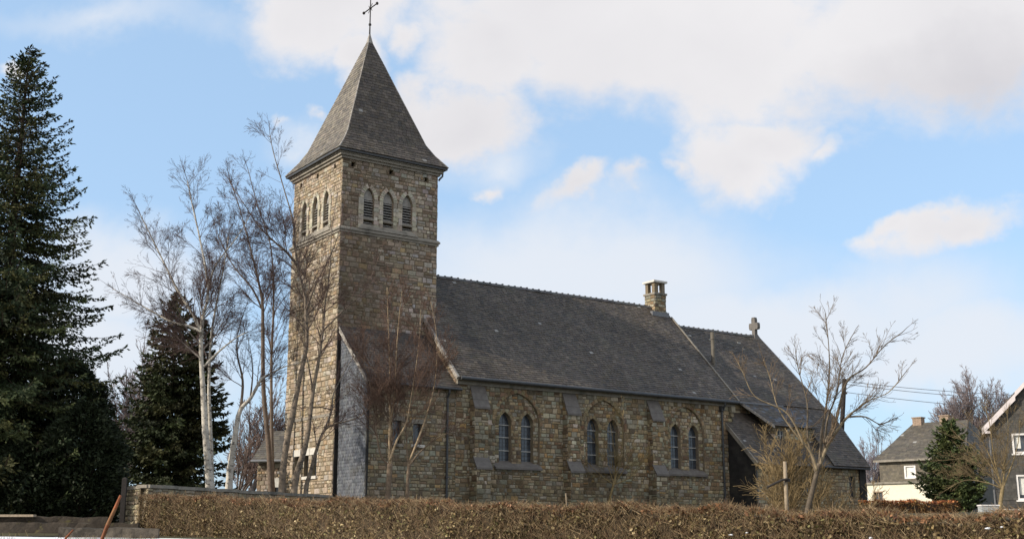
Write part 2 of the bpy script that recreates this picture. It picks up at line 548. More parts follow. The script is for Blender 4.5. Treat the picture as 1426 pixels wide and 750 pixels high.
def slates(mb, fr, region, course=.2, width=.24, pal=SLATE, seed=3, lift=.014, scale_shape=False, tint=None):
    rng = random.Random(seed)
    s0, t0, s1, t1 = bb(region)
    mb.poly([fr(a, b, -.012) for a, b in region], (.06, .06, .06), 0)
    t, r = t0, 0
    while t < t1:
        off = (r % 2) * width / 2 + rng.uniform(-.02, .02)
        s = s0 - width + off
        while s < s1:
            w = width * rng.uniform(.85, 1.15)
            a, c = s + .004, s + w - .004
            b, d = t + rng.uniform(-.012, .008), t + course + .02
            s += w
            if scale_shape:
                q = (d - b) * .38
                P = [(a + w * .28, b), (c - w * .28, b), (c, b + q), (c, d), (a, d), (a, b + q)]
            else:
                P = [(a, b), (c, b), (c, d), (a, d)]
            P = clip_region(P, region)
            if not P or abs(area(P)) < .0005: continue
            col = vary(rng, rng.choices([p[0] for p in pal], [p[1] for p in pal])[0], .09, .02)
            if rng.random() < .002: col = (.3, .29, .27)
            if tint:
                k = tint((a + c) / 2, t); col = tuple(x * k for x in col)
            z = rng.uniform(0, .006); tw = rng.uniform(-.003, .003)
            wv = .028 * mnoise.noise((a * .5, t * .5, seed * 1.7))
            def lf(p): return z + wv + .03 + lift * (1 - (p[1] - b) / (d - b)) + tw * (1 if p[0] > (a + c) / 2 else -1)
            mb.poly([fr(p[0], p[1], lf(p)) for p in P], col, 0)
            lo = [p for p in P if p[1] < b + .02]
            if len(lo) >= 2:
                lo.sort()
                mb.poly([fr(*lo[0], -.006), fr(*lo[-1], -.006), fr(*lo[-1], lf(lo[-1])), fr(*lo[0], lf(lo[0]))], tuple(x * .8 for x in col), 0)
        t += course; r += 1


def slope(u0, v_low, z_low, v_high, z_high):
    """roof plane along the nave: s = u - u0, t = distance up the slope from the eave"""
    d = Vector((0, -(v_high - v_low), z_high - z_low)); L = d.length
    T = d / L
    S = Vector((1, 0, 0))
    return Frame((u0, -v_low, z_low - ZB), S, T, S.cross(T)), L


def lancet(c, hw, z0, zs, za, n=6):
    """pointed arch outline, counter-clockwise, as (s, t) points"""
    P = [(c - hw, z0), (c + hw, z0)]
    H = za - zs
    rr = (hw * hw + H * H) / (2 * hw)
    ang = math.asin(min(1, H / rr))
    right = [(c + hw - rr + rr * math.cos(ang * k / n), zs + rr * math.sin(ang * k / n)) for k in range(n + 1)]
    P += right
    P += [(2 * c - x, y) for x, y in reversed(right[:-1])]
    return P


def arch_ring(mb, fr, c, hw, zs, za, w, d0, d1, rng, pal, n=7, mi=0, jamb=0.):
    """voussoirs round a pointed arch, each stone its own block"""
    H = za - zs; rr = (hw * hw + H * H) / (2 * hw); ang = math.asin(min(1, H / rr))
    for sd in (1, -1):
        for k in range(n):
            a0, a1 = ang * (k + .06) / n, ang * (k + .94) / n
            pts = []
            for a, q in ((a0, rr), (a1, rr), (a1, rr + w), (a0, rr + w)):
                x = hw - rr + q * math.cos(a); y = zs + q * math.sin(a)
                x = max(x, .004)
                pts.append((c + sd * x, y))
            dd = d1 + rng.uniform(-.008, .008)
            mb.prism([fr(x, y, d0) for x, y in pts], [fr(x, y, dd) for x, y in pts], pick(rng, pal), mi)
        y = zs
        while jamb and y > zs - jamb + .1:
            h = rng.uniform(.18, .34); ww = w * rng.choice((1., 1.35))
            pts = [(c + sd * hw, y - h + .008), (c + sd * (hw + ww), y - h + .008), (c + sd * (hw + ww), y - .008), (c + sd * hw, y - .008)]
            dd = d1 + rng.uniform(-.008, .008)
            mb.prism([fr(p, q, d0) for p, q in pts], [fr(p, q, dd) for p, q in pts], pick(rng, pal), mi)
            y -= h


# ------------------------------------------------------------------ terrain
TY = [-60, 0, 15, 22, 30, 36, 40, 46, 52, 60, 80, 110, 200, 400, 2500]
TZ = [-2, 0, .42, .72, 1.18, 1.50, 1.62, 2.1, 2.5, 2.6, 2.8, 3.8, 5., 7., 9.]


def ground_z(y): return float(np.interp(y, TY, TZ))


def build_ground():
    xs = np.concatenate([[-2500, -800, -300, -120], np.arange(-60, 61, 2.5), [90, 150, 300, 800, 2500]])
    ys = np.concatenate([[-400, -60, -20], np.arange(-6, 64, 1.5), [70, 80, 95, 110, 150, 200, 400, 900, 2500]])
    V = []
    for y in ys:
        for x in xs:
            n = mnoise.noise((x * .11, y * .11, 0)) * .08 if 4 < y < 120 else 0
            V.append((x, y, ground_z(y) + n))
    nx = len(xs)
    F = [(j * nx + i, j * nx + i + 1, (j + 1) * nx + i + 1, (j + 1) * nx + i) for j in range(len(ys) - 1) for i in range(nx - 1)]
    me = bpy.data.meshes.new('ground'); me.from_pydata(V, [], F); me.materials.append(M['ground'])
    me.polygons.foreach_set('use_smooth', [True] * len(F))
    tag(link_mesh('ground', me), kind='structure')
    # a bank of lying snow along the foot of the hedge and the timbers
    V, F = [], []
    nx = 60
    for i in range(nx):
        for j in range(14):
            u, w = i / (nx - 1), j / 13
            x = -22 + 21 * u
            y = 30.5 + 7.3 * w - .33 * max(0, x + 14) + mnoise.noise((x * .5, w * 2, 3)) * .25
            e = min(w, 1 - w, .12) / .12 * min(u, 1 - u, .05) / .05
            z = ground_z(y) + mnoise.noise((x * .11, y * .11, 0)) * .08 - .07 + .10 * e + mnoise.noise((x * 1.1, y * 1.1, 9)) * .025
            V.append((x, y, z))
    F = [(i * 14 + j, (i + 1) * 14 + j, (i + 1) * 14 + j + 1, i * 14 + j + 1) for i in range(nx - 1) for j in range(13)]
    me = bpy.data.meshes.new('snow'); me.from_pydata(V, [], F); me.materials.append(M['snow'])
    me.polygons.foreach_set('use_smooth', [True] * len(F))
    tag(link_mesh('snow', me), kind='structure')


build_ground()

# ================================================================== CHURCH
CX, CY, YAW = -8.352, 55.951, 0.9581
church = empty('church', (CX, CY, ZB), math.pi / 2 - YAW)
tag(church, 'old stone village church with square tower, pointed spire and long dark slate roof', 'church')


def L(u, v, z): return Vector((u, -v, z - ZB))


TW = 5.5
rgT = random.Random(5)


def tint_right(s, t):      # weathered brown lower left, paler towards the right
    n = mnoise.noise((s * .35, t * .3, 1.3)) * .25
    k = min(1, max(0, (s - 1.2) / 2.6 + n))
    top = min(1, max(0, (t - 13) / 5))
    k = max(k, top * .55)
    return (.66 + .34 * k, (.26, .18, .11), .45 * (1 - k))


def tint_left(s, t):
    n = mnoise.noise((s * .5, t * .3, 7.3))
    return (1.08 + n * .15, (.42, .345, .225), .28)


BEL_R = [1.5, 2.6, 3.7]; BEL_L = [-1.55, -2.8, -4.05]


def bel_holes(cs):
    H = []
    for c in cs:
        H.append(lancet(c, .29, 16.88, 17.88, 18.42)); H.append([(c - .28, 16.50), (c + .28, 16.50), (c + .28, 16.78), (c - .28, 16.78)])
    return H


put_R = [[(c - .12, z - .12), (c + .12, z - .12), (c + .12, z + .12), (c - .12, z + .12)] for c, z in ((.6, 19.50), (2.75, 19.48), (4.8, 19.44))]
put_L = [[(c - .12, z - .12), (c + .12, z - .12), (c + .12, z + .12), (c - .12, z + .12)] for c, z in ((-.8, 19.50), (-2.75, 19.48), (-4.7, 19.44))]
low_win = [(-1.97, .27, 4.35, 5.36), (-2.85, .25, 4.35, 5.36), (-3.9, .27, 4.35, 5.36)]
low_holes = [[(c - w, a), (c + w, a), (c + w, b), (c - w, b)] for c, w, a, b in low_win]
mb = MB()
masonry(mb, face_v(0), [(0, ZB - .3), (TW, ZB - .3), (TW, 19.78), (0, 19.78)], bel_holes(BEL_R) + put_R, TOWER, 11, tint=tint_right)
masonry(mb, face_u(0), [(-TW, ZB - .3), (0, ZB - .3), (0, 19.78), (-TW, 19.78)], bel_holes(BEL_L) + put_L + low_holes, TOWER, 12, tint=tint_left)
masonry(mb, face_ue(TW), [(-TW, ZB - .3), (0, ZB - .3), (0, 19.78), (-TW, 19.78)], [], TOWER, 13, hmin=.3, hmax=.5)
masonry(mb, Frame((0, TW, -ZB), (1, 0, 0), (0, 0, 1), (0, 1, 0)), [(0, ZB - .3), (TW, ZB - .3), (TW, 19.78), (0, 19.78)], [], TOWER, 14, hmin=.3, hmax=.5)
for fr, hs in ((face_v(0), put_R), (face_u(0), put_L)):
    for h in hs: mb.poly([fr(a, b, -.29) for a, b in h], (.02, .02, .02), 0)
# quoins and arch rings belong to the masonry
for fr, cs in ((face_v(0), BEL_R), (face_u(0), BEL_L)):
    for c in cs:
        arch_ring(mb, fr, c, .30, 17.88, 18.44, .2, -.02, .06, rgT, [((.46, .42, .34), 3), ((.40, .355, .28), 2)], n=6, jamb=1.5)
mb.build('tower_wall', ['stone', 'mortar'], church)


def belt(mb, half_out, z0, z1, proud, u0=0., u1=TW, v0=-TW, v1=0., slant=0.):
    """square moulding round the tower"""
    o = proud
    lo = [L(u0 - o, v0 - o, z0), L(u1 + o, v0 - o, z0), L(u1 + o, v1 + o, z0), L(u0 - o, v1 + o, z0)]
    q = o - slant
    hi = [L(u0 - q, v0 - q, z1), L(u1 + q, v0 - q, z1), L(u1 + q, v1 + q, z1), L(u0 - q, v1 + q, z1)]
    mb.prism(lo, hi)


mb = MB()
belt(mb, 0, 16.00, 16.12, .07)
belt(mb, 0, 16.12, 16.20, .13)
belt(mb, 0, 16.20, 16.30, .13, slant=.09)
mb.build('string_course', 'trim', church)
mb = MB()
belt(mb, 0, 19.74, 19.86, .10)
belt(mb, 0, 19.86, 19.98, .19)
belt(mb, 0, 19.98, 20.04, .24)
mb.build('cornice', 'trim', church)
mb = MB()
belt(mb, 0, 20.04, 20.14, .37)
mb.build('eaves_gutter', 'darkzinc', church)
mb = MB()
mb.box(L(-.05, -TW + .3, 7.08), L(-.002, -.25, 7.22))
mb.build('offset_course', 'trim', church)

# sloping sill bands under the belfry openings, louvres, transoms: one window each
for fr, cs in ((face_v(0), BEL_R), (face_u(0), BEL_L)):
    mb = MB()
    c0, c1 = min(cs) - .62, max(cs) + .62
    mb.prism([fr(c0, 16.28, .002), fr(c1, 16.28, .002), fr(c1, 16.28, .13), fr(c0, 16.28, .13)],
             [fr(c0 + .3, 16.56, -.01), fr(c1 - .3, 16.56, -.01), fr(c1 - .3, 16.56, .04), fr(c0 + .3, 16.56, .04)])
    mb.build('belfry_sill', 'trim', church)
    for c in cs:
        mb = MB()
        o = lancet(c, .285, 16.88, 17.88, 18.40)
        mb.poly([fr(a, b, -.28) for a, b in o], (.03, .03, .03), 0)
        mb.poly([fr(a, b, -.28) for a, b in ((c - .28, 16.50), (c + .28, 16.50), (c + .28, 16.78), (c - .28, 16.78))], (.03, .03, .03), 0)
        w = mb.build('belfry_window', 'void', church)
        mb = MB()
        for z in np.arange(16.92, 17.78, .135):
            mb.prism([fr(c - .275, z, -.05), fr(c + .275, z, -.05), fr(c + .275, z + .10, -.24), fr(c - .275, z + .10, -.24)],
                     [fr(c - .275, z + .03, -.05), fr(c + .275, z + .03, -.05), fr(c + .275, z + .13, -.24), fr(c - .275, z + .13, -.24)])
        for z in (16.53, 16.64):
            mb.prism([fr(c - .275, z, -.06), fr(c + .275, z, -.06), fr(c + .275, z + .07, -.22), fr(c - .275, z + .07, -.22)],
                     [fr(c - .275, z + .03, -.06), fr(c + .275, z + .03, -.06), fr(c + .275, z + .10, -.22), fr(c - .275, z + .10, -.22)])
        hd = [p for p in lancet(c, .285, 17.84, 17.88, 18.40)]
        mb.prism([fr(a, b, -.16) for a, b in hd], [fr(a, b, -.12) for a, b in hd])
        mb.build('louvres', 'louvre', w)
        mb = MB()
        mb.box(fr(c - .32, 16.785, -.2), fr(c + .32, 16.88, .05))
        mb.build('transom', 'trim', w)

# small windows low in the tower front
for c, w_, a, b in low_win:
    fr = face_u(0)
    mb = MB(); mb.poly([fr(c - w_, a, -.2), fr(c + w_, a, -.2), fr(c + w_, b, -.2), fr(c - w_, b, -.2)])
    w = mb.build('tower_window', 'glass', church)
    mb = MB(); mb.box(fr(c - w_ - .16, b, -.1), fr(c + w_ + .16, b + .32, .05)); mb.build('lintel', 'pale', w)
    mb = MB(); mb.box(fr(c - w_ - .1, a - .14, -.1), fr(c + w_ + .1, a, .09)); mb.build('sill', 'pale', w)
    mb = MB(); mb.box(fr(c - .02, a, -.18), fr(c + .02, b, -.15)); mb.box(fr(c - w_, (a + b) / 2 - .02, -.182), fr(c + w_, (a + b) / 2 + .02, -.152)); mb.build('window_bars', 'iron', w)

# spire: bell-cast pyramid, slated face by face
mb = MB(); hips = MB()
cu, cv = 2.75, -2.75
HS = [(3.14, 20.14), (2.62, 20.82), (2.27, 21.42), (0.0, 27.7)]
dirs = [(0, 1), (-1, 0), (0, -1), (1, 0)]      # (du, dv) outward of each face
for fi, (du, dv) in enumerate(dirs):
    ax = Vector((-dv, du))                    # along the face, in (u, v)
    for k in range(3):
        (h0, z0), (h1, z1) = HS[k], HS[k + 1]
        a = L(cu + du * h0, cv + dv * h0, z0); b = L(cu + du * h1, cv + dv * h1, z1)
        T = (b - a); Ln = T.length; T /= Ln
        S = Vector((ax.x, -ax.y, 0))
        Nn = S.cross(T)
        out = Vector((du, -dv, .3))
        if Nn.dot(out) < 0: S = -S; Nn = -Nn
        reg = [(-h0, 0), (h0, 0), (h1, Ln), (-h1, Ln)] if h1 > 0 else [(-h0, 0), (h0, 0), (0, Ln)]
        slates(mb, Frame(a, S, T, Nn), reg, .19, .23, SLATE_SUNLIT if du == -1 else SLATE, 30 + fi * 5 + k)  # the sun side of the spire takes the painted sunlit tones
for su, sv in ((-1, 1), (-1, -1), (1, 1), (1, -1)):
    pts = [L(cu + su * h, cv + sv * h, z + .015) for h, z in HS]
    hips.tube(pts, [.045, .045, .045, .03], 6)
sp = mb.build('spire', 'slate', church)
hips.build('hip_flashing', 'verge', sp)
mb = MB()
cap0, cap1 = .18, .03
mb.prism([L(cu - cap0, cv - cap0, 27.2), L(cu + cap0, cv - cap0, 27.2), L(cu + cap0, cv + cap0, 27.2), L(cu - cap0, cv + cap0, 27.2)],
         [L(cu - cap1, cv - cap1, 27.95), L(cu + cap1, cv - cap1, 27.95), L(cu + cap1, cv + cap1, 27.95), L(cu - cap1, cv + cap1, 27.95)])
mb.build('lead_cap', 'verge', sp)
mb = MB()
mb.tube([L(cu, cv, 27.8), L(cu, cv, 28.5), L(cu, cv, 30.6)], [.045, .035, .025], 6)
mb.tube([L(cu, cv - .75, 29.45), L(cu, cv + .75, 29.45)], .032, 6)
for p in ((cu, cv - .75, 29.45), (cu, cv + .75, 29.45), (cu, cv, 30.3), (cu, cv, 29.45), (cu, cv, 28.5)):
    q = L(*p); mb.tube([q - Vector((0, 0, .09)), q - Vector((0, 0, .045)), q + Vector((0, 0, .045)), q + Vector((0, 0, .09))], [.02, .075, .075, .02], 6)
for a in (45, 135, 225, 315):
    c, s = math.cos(R(a)), math.sin(R(a))
    mb.tube([L(cu, cv + c * .12, 29.45 + s * .12), L(cu, cv + c * .3, 29.45 + s * .3)], .016, 4)
mb.build('iron_cross', 'iron', church)
mb = MB()
mb.tube([L(TW + .24, .1, 20.02), L(TW + .22, .1, 19.75), L(TW + .08, .08, 19.6), L(TW + .03, .05, 19.5)], .05, 6)
mb.build('rainwater_spout', 'darkzinc', church)

# ---------------------------------------------------------------- annex beside the tower
AU0, AU1, AV = .24, 5.1, 2.86
mb = MB()
aw = [(1.77, .22, 5.66, 6.72), (2.86, .24, 5.66, 6.62)]
ah = [[(c - w, a), (c + w, a), (c + w, b), (c - w, b)] for c, w, a, b in aw]
masonry(mb, face_v(AV), [(AU0, ZB - .3), (AU1, ZB - .3), (AU1, 8.42), (AU0, 8.42)], ah, NAVE, 21, hmin=.14, hmax=.28, tint=lambda s, t: (.92, (.26, .23, .16), .2))
mb.build('annex_wall', ['stone', 'mortar'], church)
for c, w_, a, b in aw:
    fr = face_v(AV)
    mb = MB(); mb.poly([fr(c - w_, a, -.2), fr(c + w_, a, -.2), fr(c + w_, b, -.2), fr(c - w_, b, -.2)])
    w = mb.build('annex_window', 'glass', church)
    mb = MB(); mb.box(fr(c - w_ - .12, a - .13, -.1), fr(c + w_ + .12, a, .08)); mb.build('sill', 'trim' if c < 2 else 'pale', w)
    mb = MB(); mb.box(fr(c - w_ - .12, b, -.1), fr(c + w_ + .12, b + .2, .03)); mb.build('lintel', 'trim', w)
mb = MB()
slates(mb, face_u(AU0), [(0.0, ZB - .3), (AV, ZB - .3), (AV, 8.45), (.1, 11.25), (0, 11.25)], .15, .17, SLATE_BLUE, 22, scale_shape=True)
mb.build('annex_end_cladding', 'slate', church)
mb = MB()
mb.box(L(AU0 - .045, AV - .06, ZB - .3), L(AU0 + .05, AV + .05, 8.4)); mb.box(L(.02, .0, ZB - .3), L(AU0 - .002, .06, 11.2))  # second box is a dark strip put in for the gap by the tower
mb.build('corner_board_and_gap', 'tar', church)
fr, Ln = slope(AU0 - .12, AV + .22, 8.40, -.05, 11.36)
mb = MB()
slates(mb, fr, [(0, 0), (AU1 - AU0 + .1, 0), (AU1 - AU0 + .1, Ln), (0, Ln)], .19, .23, [((.078, .068, .062), 4), ((.066, .058, .054), 3), ((.092, .078, .066), 2)], 23)
mb.build('annex_roof', 'slate', church)
mb = MB()
mb.prism([fr(-.05, -.02, -.16), fr(-.02, -.02, -.16), fr(-.02, -.02, .025), fr(-.05, -.02, .025)], [fr(-.05, Ln, -.16), fr(-.02, Ln, -.16), fr(-.02, Ln, .025), fr(-.05, Ln, .025)])
mb.build('annex_verge', 'verge', church)
mb = MB()
mb.tube([L(AU0 - .1, AV + .27, 8.36), L(AU1, AV + .27, 8.34)], .07, 8)
mb.build('annex_gutter', 'darkzinc', church)
mb = MB()
mb.tube([L(4.42, AV + .27, 8.3), L(4.42, AV + .24, 8.15), L(4.42, AV + .09, 7.9), L(4.42, AV + .09, ZB)], .055, 8)
for z in (4.2, 6.3): mb.box(L(4.34, AV, z), L(4.50, AV + .16, z + .05))
mb.build('downpipe', 'darkzinc', church)

# ---------------------------------------------------------------- nave
NU0, NU1, NV, NR = 4.92, 23.30, 2.90, -2.75
mb = MB()
BAYS = [8.50, 13.98, 19.72]
big = [lancet(c, 1.34, 4.86, 6.85, 8.40, 8) for c in BAYS]


def tint_nave(s, t):
    n = mnoise.noise((s * .45, t * .6, 4.1))
    m2 = mnoise.noise((s * .9, t * 1.1, 9.1))
    k = 1.0 + n * .35
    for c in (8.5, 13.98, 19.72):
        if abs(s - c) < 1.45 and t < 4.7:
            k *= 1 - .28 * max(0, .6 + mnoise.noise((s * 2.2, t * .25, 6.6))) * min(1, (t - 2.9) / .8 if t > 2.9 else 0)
    foot = max(0, 1 - (t - 3.0) / 1.3)
    if foot > 0: return (k * (1 - .18 * foot), (.20, .20, .12), .55 * foot * (.6 + .5 * n))
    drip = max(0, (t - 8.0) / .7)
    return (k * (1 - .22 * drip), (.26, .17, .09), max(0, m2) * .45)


masonry(mb, face_v(NV), [(NU0, ZB - .3), (NU1, ZB - .3), (NU1, 8.75), (NU0, 8.75)], big, NAVE, 31, hmin=.12, hmax=.26, reveal=.12, tint=tint_nave)
rg = random.Random(77)
for c in BAYS:
    fr = face_v(NV - .12)
    lh = [lancet(c - .66, .37, 4.96, 6.85, 7.46), lancet(c + .66, .37, 4.96, 6.85, 7.46)]
    masonry(mb, fr, big[BAYS.index(c)], lh, NAVE, int(c * 100), hmin=.13, hmax=.24, tint=tint_nave, reveal=.3)
    arch_ring(mb, face_v(NV), c, 1.36, 6.85, 8.42, .16, -.06, .030, rg, [((.27, .20, .12), 3), ((.24, .19, .12), 3), ((.20, .13, .08), 2)], n=11)
    for s_ in (-.66, .66):
        arch_ring(mb, fr, c + s_, .39, 6.85, 7.48, .16, -.02, .030, rg, [((.30, .25, .17), 3), ((.23, .18, .11), 3)], n=5)
# west gable above the annex roof, east gable, north wall
masonry(mb, face_u(NU0), [(-8.2, 8.0), (NV, 8.0), (NV, 9.0), (NR, 14.85), (-8.2, 9.3)], [], NAVE, 34, hmin=.18, hmax=.3, tint=lambda s, t: (.7, (.22, .13, .09), .5))
masonry(mb, face_ue(NU1), [(-8.4, ZB - .3), (NV, ZB - .3), (NV, 8.9), (NR, 14.8), (-8.4, 8.9)], [], NAVE, 35, hmin=.3, hmax=.5)
masonry(mb, Frame((0, 8.4, -ZB), (1, 0, 0), (0, 0, 1), (0, 1, 0)), [(NU0, ZB - .3), (NU1, ZB - .3), (NU1, 8.75), (NU0, 8.75)], [], NAVE, 36, hmin=.3, hmax=.5)
masonry(mb, face_u(NU0 + .003), [(AV + .02, ZB - .3), (NV, ZB - .3), (NV, 8.7), (AV + .02, 8.7)], [], NAVE, 37)
mb.build('nave_wall', ['stone', 'mortar'], church)

fr, Ln = slope(NU0 - .06, 3.22, 8.90, NR, 15.12)
RW = NU1 - NU0 + .28


def tint_roof(s, t):
    n = mnoise.noise((s * .22, t * .3, 2.)) * .22
    # a lighter weathered strip runs up beside the east verge, a darker one near the tower
    e = .28 if RW - 2.2 < s + .15 * t < RW - .4 else 0
    d = -.22 if 1.6 < s - .05 * t < 2.4 else 0
    return 1 + n + e + d


mb = MB()
slates(mb, fr, [(0, 0), (RW, 0), (RW, Ln), (0, Ln)], .17, .24, SLATE, 41, lift=.018, tint=tint_roof)
frb, Lb = slope(NU0 - .06, -8.72, 8.90, NR, 15.12)
slates(mb, frb, [(0, 0), (RW, 0), (RW, Lb), (0, Lb)], .4, .6, SLATE, 42)
nr = mb.build('nave_roof', 'slate', church)


def ridge_tiles(u0, u1, z, parent, seed):
    rng = random.Random(seed); mb = MB(); u = u0
    while u < u1:
        w = min(.42, u1 - u); dz = rng.uniform(-.012, .012)
        for a in range(2):
            pass
        ring = [(-.17, -.10), (-.10, .02), (0, .06), (.10, .02), (.17, -.10)]
        mb.prism([L(u + .005, NR + p, z + q + dz) for p, q in ring], [L(u + w - .005, NR + p, z + q + dz + .008) for p, q in ring], vary(rng, (.10, .097, .095), .25))
        mb.box(L(u + w - .05, NR - .05, z + .03 + dz), L(u + w + .03, NR + .05, z + .10 + dz), vary(rng, (.12, .115, .11), .2))
        u += w
    return mb.build('ridge_tiles', 'slate', parent)


ridge_tiles(TW - .3, NU1 - .9, 15.14, nr, 4)
mb = MB()
mb.prism([fr(-.10, -.02, -.12), fr(0.02, -.02, -.12), fr(.02, -.02, .05), fr(-.10, -.02, .05)], [fr(-.10, Ln, -.12), fr(.02, Ln, -.12), fr(.02, Ln, .05), fr(-.10, Ln, .05)])
mb.build('west_verge', 'verge', church)
mb = MB()
mb.prism([fr(RW - .04, -.02, .055), fr(RW + .06, -.02, .055), fr(RW + .06, -.02, .10), fr(RW - .04, -.02, .10)], [fr(RW - .04, Ln - .9, .055), fr(RW + .06, Ln - .9, .055), fr(RW + .06, Ln - .9, .10), fr(RW - .04, Ln - .9, .10)])
mb.prism([fr(RW + .005, -.02, -.16), fr(RW + .055, -.02, -.16), fr(RW + .055, -.02, .054), fr(RW + .005, -.02, .054)], [fr(RW + .005, Ln - .9, -.16), fr(RW + .055, Ln - .9, -.16), fr(RW + .055, Ln - .9, .054), fr(RW + .005, Ln - .9, .054)])
mb.build('east_verge', 'trim', church)
mb = MB()
mb.box(L(NU0 + .02, NV - .05, 8.62), L(NU1, NV + .10, 8.80)); mb.box(L(NU0, NV, 8.80), L(NU1 + .2, 3.2, 8.872))
mb.build('eaves_board', 'trim', church)
mb = MB()
mb.tube([L(NU0 + .02, 3.30, 8.87), L(NU1 + .2, 3.30, 8.84)], .085, 10)
mb.build('nave_gutter', 'darkzinc', church)
mb = MB()
mb.tube([L(22.42, 3.30, 8.80), L(22.42, 3.25, 8.62), L(22.42, NV + .1, 8.3), L(22.42, NV + .1, ZB)], .06, 8)
mb.box(L(22.30, NV, 8.36), L(22.54, NV + .22, 8.60))
for z in (4.4, 6.4): mb.box(L(22.33, NV, z), L(22.51, NV + .18, z + .05))
mb.build('downpipe', 'darkzinc', church)
mb = MB()
mb.box(L(NU1 - .28, NV + .002, 8.30), L(NU1 + .02, NV + .26, 8.62), (.30, .27, .2)); mb.box(L(NU1 - .2, NV + .002, 8.05), L(NU1 + .01, NV + .14, 8.30), (.26, .22, .15))
mb.build('kneeler', 'stone', church)

# lancet windows
gl = MB(); fr0 = Frame((0, 0, 0), (1, 0, 0), (0, 0, 1), (0, -1, 0))
o = lancet(0, .37, 0, 1.89, 2.50)
gl.poly([fr0(a, b, 0) for a, b in o])
ld = MB()
for z in (.22, .42, .62, .82, 1.02, 1.22, 1.42, 1.62, 1.82, 2.02): ld.box(fr0(-.33, z, .002), fr0(.33, z + .012, .010))
for x in (-.18, 0, .18): ld.box(fr0(x - .006, 0.02, .004), fr0(x + .006, 2.0 if x else 2.3, .012))
br = MB()
br.box(fr0(-.365, 0, .03), fr0(.365, .04, .06))
gm = lm = bm_ = None
for c in BAYS:
    for s_ in (-.66, .66):
        loc = L(c + s_, NV - .12 - .24, 4.96)
        if gm is None:
            w = gl.build('lancet_window', 'glass', church, loc); l_ = ld.build('leading', 'iron', w); b_ = br.build('saddle_bar', 'bar', w, (0, 0, .62))
            gm, lm, bm_ = w.data, l_.data, b_.data
            for z in (1.26, 1.86): link_mesh('saddle_bar', bm_, w, (0, 0, z))
        else:
            w = link_mesh('lancet_window', gm, church, loc); link_mesh('leading', lm, w)
            for z in (.62, 1.26, 1.86): link_mesh('saddle_bar', bm_, w, (0, 0, z))
    fr = face_v(NV)
    mb = MB()
    mb.prism([fr(c - 1.40, 4.68, -.1), fr(c - 1.40, 4.68, .16), fr(c - 1.40, 4.77, .16), fr(c - 1.40, 5.00, -.1)],
             [fr(c + 1.40, 4.68, -.1), fr(c + 1.40, 4.68, .16), fr(c + 1.40, 4.77, .16), fr(c + 1.40, 5.00, -.1)])
    mb.prism([fr(c - 1.30, 4.80, -.34), fr(c - 1.30, 4.80, -.101), fr(c - 1.30, 5.0, -.101), fr(c - 1.30, 5.12, -.34)],
             [fr(c + 1.30, 4.80, -.34), fr(c + 1.30, 4.80, -.101), fr(c + 1.30, 5.0, -.101), fr(c + 1.30, 5.12, -.34)])
    mb.build('window_sill', 'bluestone', church)

# buttresses
BUT = [5.72, 11.30, 16.96]
for i, u0 in enumerate(BUT):
    w = .78
    d1, d2 = .62, .40
    mb = MB()
    # lower and upper stage, each clad in stones on its three faces
    fr = face_v(NV + d1); masonry(mb, fr, [(u0, ZB - .3), (u0 + w, ZB - .3), (u0 + w, 4.72), (u0, 4.72)], [], NAVE, 50 + i, hmin=.15, hmax=.27, tint=tint_nave)
    fr = face_v(NV + d2); masonry(mb, fr, [(u0, 4.72), (u0 + w, 4.72), (u0 + w, 7.50), (u0, 7.50)], [], NAVE, 60 + i, hmin=.15, hmax=.27, tint=tint_nave)
    for f_, uu in ((face_u, u0), (face_ue, u0 + w)):
        masonry(mb, f_(uu), [(NV, ZB - .3), (NV + d1, ZB - .3), (NV + d1, 4.72), (NV, 4.72)], [], NAVE, 70 + i, hmin=.16, hmax=.3, tint=tint_nave)
        masonry(mb, f_(uu), [(NV, 4.72), (NV + d2, 4.72), (NV + d2, 7.50), (NV, 8.55)], [], NAVE, 80 + i, hmin=.16, hmax=.3, tint=tint_nave)
    b = mb.build('buttress', ['stone', 'mortar'], church)
    mb = MB()
    def wedge(za, va, zb_, vb_, th, ov=.05):
        mb.prism([L(u0 - ov, va, za), L(u0 + w + ov, va, za), L(u0 + w + ov, va, za - th), L(u0 - ov, va, za - th)],
                 [L(u0 - ov, vb_, zb_), L(u0 + w + ov, vb_, zb_), L(u0 + w + ov, vb_, zb_ - th), L(u0 - ov, vb_, zb_ - th)])
    zs = [8.62, 8.28, 7.93, 7.56]
    vs = [NV + .03, NV + .19, NV + .34, NV + .50]
    for k in range(3): wedge(zs[k], vs[k] - .02, zs[k + 1] - .0, vs[k + 1], .10, .04 + .008 * k)
    mb.build('weathering', 'bluestone', b); mb = MB()
    wedge(5.24, NV + d2 - .03, 4.98, NV + d2 + .13, .10); wedge(5.02, NV + d2 + .10, 4.70, NV + d1 + .10, .10, .06)
    mb.build('weathering', 'bluestone', b)

# chimney astride the ridge
mb = MB()
cu0, cu1, cv0, cv1 = 22.42, 23.32, -3.2, -2.3
for f_, a, b in ((face_v(cv1), cu0, cu1), (Frame((0, -cv0, -ZB), (1, 0, 0), (0, 0, 1), (0, 1, 0)), cu0, cu1), (face_u(cu0), cv0, cv1), (face_ue(cu1), cv0, cv1)):
    masonry(mb, f_, [(a, 14.2), (b, 14.2), (b, 15.86), (a, 15.86)], [], NAVE, 90, hmin=.14, hmax=.22)
for a in (cu0 + .03, cu1 - .27):
    for b in (cv0 + .03, cv1 - .27):
        mb.box(L(a, b, 15.98), L(a + .24, b + .24, 16.62), vary(rg, (.24, .20, .14), .15))
mb.box(L((cu0 + cu1) / 2 - .1, (cv0 + cv1) / 2 - .1, 15.98), L((cu0 + cu1) / 2 + .1, (cv0 + cv1) / 2 + .1, 16.15), (.12, .1, .08))
ch = mb.build('chimney', ['stone', 'mortar'], church)
